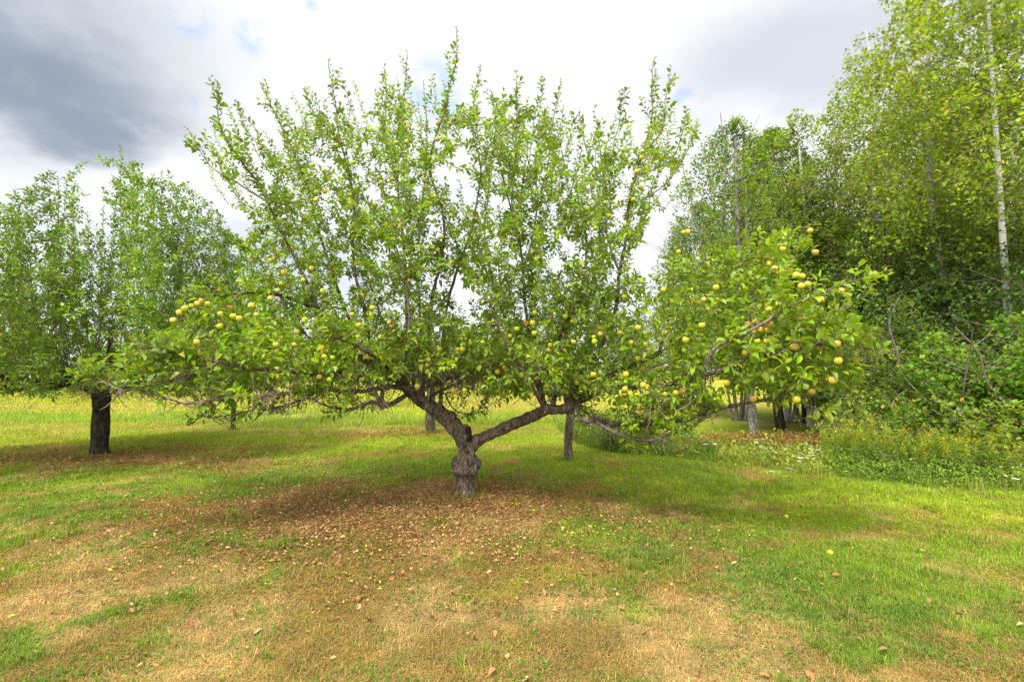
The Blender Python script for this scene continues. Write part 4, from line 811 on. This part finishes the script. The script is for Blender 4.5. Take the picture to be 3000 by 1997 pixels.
LAY = [ # proto, px, depth, height scale, width scale, rot, label
 (stemmy, 2160, 17.0, 1.06, 1.0, 0, 'slender open tree of several grey stems at the left end of the wood'),
 (stemmy, 2290, 16.5, 1.00, .95, 2.1, 'slender many stemmed tree just right of the woodland end tree'),
 (stemmy, 2060, 20, .86, .9, 4.0, 'lower slender tree at the wood end, nearest the big apple tree'),
 (aspenA, 2204, 12.7, .60, .75, 1.0, 'young poplar whose pale grey trunk is leftmost of the four by the lawn'),
 (aspenA, 2300, 17.0, .90, 1.2, 4.4, 'leafy aspen behind the gap between the slender trees and the taller wood'),
 (aspenA, 2365, 15.2, .88, 1.1, 2.4, 'lower aspen joining the slender trees to the taller wood'),
 (aspenA, 2475, 15.5, .93, 1.0, .4, 'thin aspen whose pale stem shows between the slender tree and the tall birches'),
 (aspenB, 2590, 15.0, .88, 1.1, .9, 'yellowing aspen one step lower than the tallest trees'),
 (birch, 2958, 10.4, 1.0, 1.0, 2.6, 'tall white barked birch at the right edge, black bands on its stem'),
 (aspenA, 2760, 12.5, 1.25, 1.1, 3.3, 'tall yellow green aspen left of the white birch, its top cut by the frame'),
 (aspenB, 2720, 17.5, 1.12, 1.0, 4.4, 'tall aspen standing behind the yellow green one'),
 (aspenB, 2990, 15.5, 1.15, 1.1, 5.3, 'tall aspen behind the white birch at right edge'),
 (aspenA, 3120, 11.5, 1.3, 1.1, 6.0, 'tall aspen at the outermost right of the wood'),
 (aspenA, 2560, 19, 1.15, 1.1, 1.9, 'aspen deeper in the wood behind the yellowing one'),
 (aspenA, 2370, 19.5, .92, 1.1, 5.0, 'aspen deeper in the wood behind the thin pale stem'),
 (aspenB, 2860, 21, 1.15, 1.2, .2, 'aspen deepest in the wood behind the white birch'),
 (maple, 2400, 14.3, .92, .9, .5, 'dark leafy maple behind the right wing of the apple tree'),
 (maple, 2560, 12.6, .95, 1.0, 1.6, 'dark maple with low boughs in the middle of the wood edge'),
 (maple, 2740, 11.8, .92, .95, 2.9, 'dark shady maple left of the vine thickets'),
 (maple, 2920, 12.0, .95, 1.0, 4.1, 'dark maple behind the foot of the white birch'),
 (maple, 3080, 9.6, .85, .9, 5.2, 'dark maple at the right edge of the photo'),
 (maple, 2660, 15.5, 1.2, 1.1, 5.9, 'taller dark maple deeper in the middle wood'),
 (maple, 2480, 17.5, 1.1, 1.1, 3.5, 'dark maple deeper behind the pale aspen stem'),
 (maple, 2840, 15.5, 1.3, 1.1, 1.1, 'tallest dark maple deep behind the birch'),
 (young, 2010, 24, 1.15, 1.2, 0, 'young bright tree beyond the wood end, left of the slender stems'),
 (young, 1900, 30, 1.2, 1.3, 1.4, 'small far tree seen through the right side of the big crown'),
 (young, 2640, 10.4, .62, .85, 2.2, 'low dark sapling at the foot of the wood right of the last bare trunk'),
 (young, 2330, 18.5, 1.0, 1.2, 3.0, 'young tree filling the gap behind the four bare trunks'),
 (vine, 2740, 9.2, .78, .8, .3, 'rounded grape vine thicket with big leaves draping a shrub'),
 (vine, 2970, 8.8, .88, .85, 1.9, 'taller grape vine thicket under the white birch at right edge'),
 (vine, 2860, 9.9, .72, .8, 3.7, 'grape vine thicket between the rounded one and the right edge one'),
 (vine, 3090, 8.0, .8, .85, 5.0, 'grape vine thicket running out of the photo at right'),
]
for k, p0 in enumerate((aspenA, aspenB, stemmy, maple, young, vine)): pass
seen = set()
for p0, px, dep, hs, ws, rz, lab in LAY:
    o = p0 if id(p0) not in seen else copy_tree(p0); seen.add(id(p0))
    x_ = (px - 1500) / FPX * dep; o.location = (x_, dep, float(hgt(x_, dep))); o.scale = (ws, ws, hs); o.rotation_euler = (0, 0, rz); tag(o, lab, 'shrub' if p0 is vine else 'tree', FG if p0 is not vine else 'vine thickets along the wood edge')
# bare trunks at the edge of the lawn: stout ones with foliage far above, inside the wood's crowns
def pole_tree(px, py, dep, r, bark, label, seed, lean):
    g = np.random.default_rng(seed); x_, y_ = gnd(px, py); root = empty('woodland_tree', (x_, y_, 0), label, 'tree', FG); Ht = 7.5
    P = catmull([(0, 0, -.1), (lean * .5, 0, .8), (lean * 1.1, 0, 2.0), (lean * 1.6, .1, 4.0), (lean * 2, 0, Ht)], 10); t_ = np.linspace(0, 1, len(P)); G = Geo(); G.tube(P, r * (1 - .7 * t_) * (1 + .3 * np.exp(-t_ * 30)) , 14)
    nodes = []
    for k in range(16):
        b = P[int(g.uniform(.3, .95) * (len(P) - 1))]; a_ = g.random() * 6.28; L_ = g.uniform(.7, 1.5); e = b + np.array([math.cos(a_) * L_, math.sin(a_) * L_, L_ * .5]); Q = bez(b[None], ((b + e) / 2 - (0, 0, .1))[None], e[None], 7)[0]; G.tube(Q, .022 * (1 - np.linspace(0, 1, 7)) + .004, 5); nodes.append(Q[2:])
    G.build('trunk', M[bark], root); nodes = np.vstack(nodes)
    T_ = nodes[g.integers(0, len(nodes), 420)] + g.normal(0, .42, (420, 3)); A, Bm, C, _ = grow(nodes, T_, g=g, step=.15); TP = bez(A, Bm, C, 5); P, D, N, L = leaves_on(TP, g, .035, .2, .09)
    V, gr, cc = leaf_arrays(P, D, N, L, np.full(len(P), .75), leaf_cols(len(P), g, (.10, .175, .02), .25, .08), g.normal(.1, .2, len(P)), False); mesh_np('crown', V, gr, cc, M['leaf_far'], root)
pole_tree(2212, 1282, 0, .125, 'grey_bark', 'tree with a stout pale grey trunk standing in red ferns at the wood edge', 41, -.14)
pole_tree(2290, 1262, 0, .14, 'bark_dark', 'tree with a dark curved trunk just right of the pale grey one', 42, -.22)
pole_tree(2358, 1248, 0, .075, 'bark_dark', 'tree with the thinnest dark trunk, third of the four at the wood edge', 43, -.03)
pole_tree(2406, 1252, 0, .115, 'grey_bark', 'tree with mottled grey trunk, rightmost of the four at the wood edge', 44, -.05)

# distant tree line beyond the field
far = forest_tree('distant_tree', 'x', 'tree', 11, .18, 4.6, .6, 1500, 31, 'bark_dark', (.09, .155, .03), .45, .30, yel=.08, topshape=2.2, W=.8)
gf = np.random.default_rng(6); first = True; k = 0
for xx in np.linspace(-150, 62, 40):
    o = far if first else copy_tree(far); first = False
    yy = 118 + 14 * math.sin(k * 1.7) + gf.uniform(-4, 4); o.location = (xx + gf.uniform(-1.5, 1.5), yy, float(hgt(np.array(xx), np.array(yy)))); s_ = gf.uniform(.75, 1.15); o.scale = (s_ * 1.1, s_ * 1.1, s_ * gf.uniform(.8, 1.1)); o.rotation_euler = (0, 0, gf.uniform(0, 6)); k += 1
    tag(o, 'tree in the distant line along the far side of the field', 'tree', 'distant tree line beyond the field')

# ------------------------------------------------------------------ weeds, ferns, goldenrod and flowers along the border
g = np.random.default_rng(61)
G = Geo()
bf = lambda x, y: in_border(x, y) & (y < edge_y(x) + 4.2)
wc = lambda x, y: mixc(mixc(np.broadcast_to(np.array([.15, .25, .025]), (len(x), 3)), np.array([.33, .36, .05]), sst(fbm(x * 2, y * 2, 5, 3), .4, .65)), np.array([.26, .14, .05]), sst(fbm(x * 1.6 + 3, y * 1.6, 55, 3), .58, .72) * .7)
V, gr, c = blades(110000, 1.0, 14, 6, 17, .15, .008, 62, lean=.6, keep=bf, colf=wc); G.add(V, *gr, col=c)
n = 26000; x = g.uniform(1.0, 14, n); y = edge_y(x) + np.abs(g.normal(0, 1.5, n)) + .05; k = y < 30; x, y = x[k], y[k]; n = len(x)
hh = .28 * (.3 + fbm(x * 1.5, y * 1.5, 63, 3)) * (1 + .3 * np.clip(y - edge_y(x), 0, 2)); P = np.stack([x, y, hgt(x, y) + hh * g.random(n)], 1); D = nrm(g.normal(0, 1, (n, 3)) + (0, 0, .4)); N = g.normal(0, .5, (n, 3)) + (0, 0, 1)
c = wc(x, y) * np.exp(g.normal(0, .22, (n, 1))); V, gr, cc = leaf_arrays(P, D, N, g.uniform(.03, .075, n), np.full(n, .5), c, g.normal(.2, .2, n)); G.add(V, *gr, col=cc)
tag(G.build('border_weeds', M['grass'], smooth=False), 'tangled knee high weeds and grasses along the foot of the wood', 'weeds', kind='stuff')
# ferns turned red brown
n = 5200; cx_, cy_ = gnd(2270, 1315); x = cx_ + g.normal(0, 1.15, n) ; y = cy_ + g.normal(0, .42, n) + .12 * (x - cx_); P = np.stack([x, y, hgt(x, y) + .32 * g.random(n)], 1); D = nrm(g.normal(0, 1, (n, 3)) * (1, 1, .5)); N = g.normal(0, .5, (n, 3)) + (0, 0, 1)
pal = np.array([[.26, .07, .03], [.34, .12, .04], [.17, .05, .03], [.45, .30, .05]]); c = pal[g.choice(4, n, p=[.4, .3, .2, .1])]
V, gr, cc = leaf_arrays(P, D, N, g.uniform(.03, .08, n), np.full(n, .3), c, g.normal(.2, .2, n)); G = Geo(); G.add(V, *gr, col=cc); tag(G.build('red_ferns', M['litter'], smooth=False), 'low rusty red ferns spread round the pale grey trunk', 'ferns', kind='stuff')

def shrub_proto(name, seed, H, Rr, n, colr, L, yel, orange=.01, stemc='twig'):
    g = np.random.default_rng(seed); root = empty(name, (0, 0, 0), 'x', 'shrub'); G = Geo(); S = []
    for k in range(26):
        a_ = g.random() * 6.28; rr = Rr * math.sqrt(g.random()); e = np.array([math.cos(a_) * rr, math.sin(a_) * rr, H * g.uniform(.55, 1) * (1 - .45 * (rr / Rr) ** 2)]); S.append(bez(np.array([[e[0] * .15, e[1] * .15, 0]]), np.array([[e[0] * .35, e[1] * .35, e[2] * .7]]), e[None], 8)[0])
    S = np.array(S); V, Q = tubes(S, .008 * (1 - np.linspace(0, 1, 8))[None] * np.ones((26, 1)) + .002, 4); G.add(V, Q)
    T_ = S[g.integers(0, 26, n), g.integers(2, 8, n)] + g.normal(0, .13 * Rr, (n, 3)); T_[:, 2] = np.maximum(T_[:, 2], .06); A, Bm, C, _ = grow(S.reshape(-1, 3), T_, g=g, step=.1, maxlen=1); TP = bez(A, Bm, C, 5); V, Q = tubes(TP, np.full((len(TP), 5), .002), 3); G.add(V, Q); G.build('stems', M[stemc], root)['kind'] = 'stuff'
    P, D, N, LL = leaves_on(TP, g, L * .42, .15, L, spread=1); V, gr, cc = leaf_arrays(P, D, N, LL, .6 + .2 * g.random(len(P)), leaf_cols(len(P), g, colr, .25, yel, orange=orange), g.normal(.1, .2, len(P)), False); mesh_np('foliage', V, gr, cc, M['leaf_far'], root); return root
bushA = shrub_proto('shrub', 71, .85, .75, 420, (.11, .19, .02), .055, .12)
bushB = shrub_proto('bramble_bush', 72, 1.25, 1.1, 560, (.13, .22, .02), .065, .20, orange=.03)
def ray_xy(px, dep): return ((px - 1500) / FPX * dep, dep)
for i_, (p0, px, dep, s_, rz, lab) in enumerate((
 (bushA, 1790, 10.6, 1.0, 0, 'low dark shrub just right of the thin leaning apple trunk'), (bushA, 1890, 10.4, .85, 2, 'low shrub under the lowest drooping branch, right of the dark shrub'), (bushA, 1700, 12.2, .7, 4, 'small shrub half hidden behind the thin apple trunk'),
 (bushA, 2060, 9.9, .42, 1, 'tiny weedy shrub at the lawn edge left of the red ferns'), (bushA, 2560, 8.15, .55, 3, 'small grey green shrub at the lawn edge in front of the goldenrod'), (bushA, 2700, 7.9, .62, 5, 'small dark shrub at the lawn edge, second from the right'), (bushA, 2840, 7.6, .6, .7, 'small shrub at the lawn edge nearest the right side'),
 (bushA, 2480, 10.6, 1.25, 2.7, 'rounded dark shrub right of the four bare trunks'), (bushA, 2590, 9.9, 1.35, 4.2, 'rounded dark shrub at the mouth of the wood'),
 (bushB, 2640, 9.3, 1.15, 0, 'yellowing bramble mound left of the others, above the goldenrod'), (bushB, 2770, 9.0, 1.3, 1.3, 'yellowing bramble mound in the middle above the goldenrod'), (bushB, 2900, 8.6, 1.2, 3.1, 'orange tinged bramble mound below the vine thicket at right'), (bushB, 3020, 8.0, 1.1, 4.6, 'bramble mound cut by the right edge of the photo'))):
    o = copy_tree(p0) if i_ not in (0, 9) else p0; x_, y_ = ray_xy(px, dep); o.location = (x_, y_, float(hgt(x_, y_))); o.scale = (s_,) * 3; o.rotation_euler = (0, 0, rz); tag(o, lab, 'shrub', 'shrubs at the lawn edge' if p0 is bushA else 'bramble mounds')
# goldenrod
def goldenrod(seed):
    g = np.random.default_rng(seed); root = empty('goldenrod', (0, 0, 0), 'x', 'wildflower'); G = Geo(); S = []
    for k in range(9):
        a_ = g.random() * 6.28; r_ = .22 * g.random(); b = np.array([math.cos(a_) * r_, math.sin(a_) * r_, 0]); e = b * 1.9 + (g.normal(0, .05), g.normal(0, .05), g.uniform(.62, .95)); S.append(bez(b[None], ((b + e) / 2)[None], e[None], 10)[0])
    S = np.array(S); V, Q = tubes(S, np.full((9, 10), .003), 4); G.add(V, Q); G.build('stem', M['twig'], root)
    P, D, N, L = leaves_on(S, g, .011, .12, .085, spread=1.05); V, gr, cc = leaf_arrays(P, D, N, L, np.full(len(P), .2), leaf_cols(len(P), g, (.17, .29, .02), .2, .2, orange=0), g.normal(.25, .15, len(P)), False); mesh_np('foliage', V, gr, cc, M['leaf_far'], root)
    n = 260; k = g.integers(0, 6, n); tt = g.integers(7, 10, n); P = S[k, tt] + g.normal(0, .028, (n, 3)) + (0, 0, .02); V, gr, cc = leaf_arrays(P, g.normal(0, 1, (n, 3)), g.normal(0, 1, (n, 3)), np.full(n, .021), np.full(n, .9), np.array([.60, .46, .02]) * np.exp(g.normal(0, .2, (n, 1))), np.zeros(n), False); mesh_np('flower_head', V, gr, cc, M['leaf_far'], root); return root
gr0 = [goldenrod(81), goldenrod(82)]
gg = np.random.default_rng(83); gp = []
for k in range(38):
    px = 2420 + 560 * (k + gg.random()) / 38; dep = np.interp(px, [2420, 2980], [8.7, 7.3]) + gg.uniform(-.35, 1.1); gp.append((px, dep))
names = ['left', 'left centre', 'centre', 'right centre', 'right']
for k, (px, dep) in enumerate(gp):
    o = gr0[k % 2] if k < 2 else copy_tree(gr0[k % 2]); x_, y_ = ray_xy(px, dep); s_ = gg.uniform(.45, 1.05); o.location = (x_, y_, float(hgt(x_, y_))); o.scale = (s_, s_, s_ * gg.uniform(.85, 1.1)); o.rotation_euler = (gg.normal(0, .12), gg.normal(0, .12), gg.uniform(0, 6))
    tag(o, f'clump of yellow tipped goldenrod in the {names[int(k * 5 / 38)]} of the stand at the wood edge', 'wildflower', f'goldenrod clumps in the {names[int(k * 5 / 38)]} of the stand')
# white lace flowers
m, t = mat('white_petal'); p = t.n('ShaderNodeBsdfPrincipled', i_Base_Color=(.82, .82, .78, 1), i_Roughness=.7); t.n('ShaderNodeOutputMaterial', i_Surface=p); M['white'] = m
def lace():
    g = np.random.default_rng(91); root = empty('lace_flower', (0, 0, 0), 'x', 'wildflower'); G = Geo(); G.tube([(0, 0, 0), (.01, 0, .2), (.02, .01, .42)], [.0025, .002, .0015], 5); G.build('stem', M['twig'], root)
    n = 90; r_ = .045 * np.sqrt(g.random(n)); a_ = g.random(n) * 6.28; P = np.stack([.02 + r_ * np.cos(a_), .01 + r_ * np.sin(a_), .42 + 6 * (.045 ** 2 - r_ ** 2) * .3 + .004 * g.random(n)], 1); V, gr, cc = leaf_arrays(P, np.stack([np.cos(a_), np.sin(a_), 0 * a_], 1), g.normal(0, .3, (n, 3)) + (0, 0, 1), np.full(n, .015), np.full(n, 1.), np.ones((n, 3)), np.zeros(n), False); mesh_np('flower_head', V, gr, None, M['white'], root); return root
l0 = lace(); gl = np.random.default_rng(92)
FL = [(1985, 1272), (2065, 1290), (2070, 1300), (2092, 1298), (2100, 1300), (2220, 1286), (2234, 1286), (2213, 1295), (2229, 1308), (2258, 1313), (2311, 1303), (2350, 1300), (2367, 1308), (2375, 1303), (2373, 1312), (2395, 1316), (2345, 1325), (2352, 1330), (2369, 1324), (2346, 1338), (2360, 1340), (2383, 1332), (2347, 1350), (2060, 1168), (2970, 1370), (2985, 1385), (2960, 1392), (2975, 1400), (2310, 1370), (2263, 1380)]
for k, (px, py) in enumerate(FL):
    x_, y_ = gnd(px, py + 45); s_ = gl.uniform(.6, .95); zz_ = at(px, py, y_)[2]
    o = l0 if k == 0 else copy_tree(l0); o.location = (x_, y_, 0); o.scale = (s_ * .9, s_ * .9, max(.3, zz_ / .43)); o.rotation_euler = (gl.normal(0, .05), gl.normal(0, .05), gl.uniform(0, 6))
    zone = 'left of the red ferns' if px < 2150 else ('at the foot of the pale grey trunk' if px < 2300 else ('in the cluster before the rightmost bare trunk' if px < 2500 else 'by the right edge of the photo'))
    tag(o, f'white lace flower {zone}', 'wildflower', f'white lace flowers {zone}')

# dead pale twigs poking out of the brambles at right
G = Geo(); gd = np.random.default_rng(95)
for k in range(11):
    b = at(gd.uniform(2560, 2990), gd.uniform(1180, 1360), 8.0 + gd.uniform(-.3, .8)); o_ = nrm(np.array([gd.normal(0, 1), gd.normal(0, .5), gd.normal(.2, .6)])); e = b + o_ * gd.uniform(.4, 1.1); G.tube(bez(b[None], ((b + e) / 2 + gd.normal(0, .12, 3))[None], e[None], 8)[0], np.linspace(.006, .002, 8), 4)
tag(G.build('dead_brush', M['grey_bark']), 'bleached dead canes sticking out of the brambles at right', 'brush', kind='stuff')

# ------------------------------------------------------------------ single fallen leaves in the foreground lawn
FLV = [(70, 1935), (450, 1580), (520, 1608), (800, 1595), (925, 1655), (988, 1668), (1152, 1635), (1148, 1700), (1325, 1735), (1370, 1745), (1390, 1865), (1450, 1858), (1482, 1915), (1440, 1975), (1485, 1922), (1590, 1740), (1715, 1773), (1755, 1785), (1745, 1808), (1775, 1758), (1865, 1750), (1650, 1560), (1698, 1575), (1745, 1530), (1800, 1480), (1885, 1525), (1920, 1560), (2060, 1655), (2150, 1655), (2320, 1663), (2345, 1662), (2352, 1738), (2430, 1623), (2485, 1600), (2725, 1770), (2795, 1755), (2820, 1755), (2810, 1806), (2989, 1838), (2585, 1916), (2520, 1875), (2240, 1982), (2375, 1985), (1890, 1855), (1820, 1780), (690, 1800), (560, 1840), (300, 1770), (155, 1800), (175, 1920), (410, 1950), (900, 1400 + 450), (1080, 1815), (2718, 1638), (2300, 1510), (1540, 1990), (635, 1648), (755, 1850)]
dl = []
pal = {'rusty orange': (.44, .19, .075), 'tan': (.50, .31, .16), 'dark red': (.20, .07, .04), 'yellow': (.55, .40, .05), 'brown': (.30, .15, .07)}
kk = list(pal)
for q, nme in enumerate(kk):
    for v_ in range(2):
        g3 = np.random.default_rng(q * 5 + v_); n = 1; me = []
        V, gr_, c_ = leaf_arrays(np.zeros((1, 3)), np.array([[1., 0, 0]]), np.array([[0, .2, 1.]]), np.array([.050]), np.array([.55]), np.array([pal[nme]]), np.array([-.5 if v_ else .45]))
        V = V - V.mean(0); V[:, 2] -= V[:, 2].min(); o = mesh_np('fallen_leaf', V, gr_, c_, M['litter']); COL.objects.unlink(o); dl.append(o)
zc = {}
gl = np.random.default_rng(97); items = []
for px, py in FLV:
    q = gl.choice(5, p=[.38, .27, .15, .06, .14]); items.append((px, py, kk[q], dl[q * 2 + gl.integers(2)]))
def zone(px, py):
    a_ = 'left' if px < 750 else ('centre left' if px < 1300 else ('centre' if px < 1800 else ('centre right' if px < 2350 else 'right')))
    return ('near' if py > 1780 else 'middle') + ' lawn, ' + a_
for it in items: zc.setdefault((zone(it[0], it[1]), it[2]), []).append(it)
for (zn, cn), its in zc.items():
    its.sort(key=lambda i_: i_[0])
    for j, (px, py, _, p0) in enumerate(its):
        o = p0.copy(); COL.objects.link(o); x_, y_ = gnd(px, py); o.location = (x_, y_, float(hgt(x_, y_)) + .014); s_ = gl.uniform(.75, 1.2); o.scale = (s_, s_, s_); o.rotation_euler = (gl.normal(0, .18), gl.normal(0, .18), gl.uniform(0, 6.28))
        tag(o, f'{cn} fallen leaf on the {zn}' + (f', {ORD[j]} from left of that colour' if len(its) > 1 else ', the only one of that colour'), 'fallen leaf', 'single fallen leaves on the lawn')
for o in dl: bpy.data.objects.remove(o)
# windfall apples
for px, py, kd, lab in ((2432, 1625, 'blush', 'orange red windfall apple lying in the green lawn at right'), (2303, 1512, 'gold', 'pale windfall apple on the lawn, farther off than the orange one')):
    o = copy_tree(protos[kd]); x_, y_ = gnd(px, py); o.location = (x_, y_, float(hgt(x_, y_)) + .02); o.scale = (.7, .7, .6); o.rotation_euler = (1.2, .4, 2); tag(o, lab, 'apple'); o['group'] = 'windfall apples'
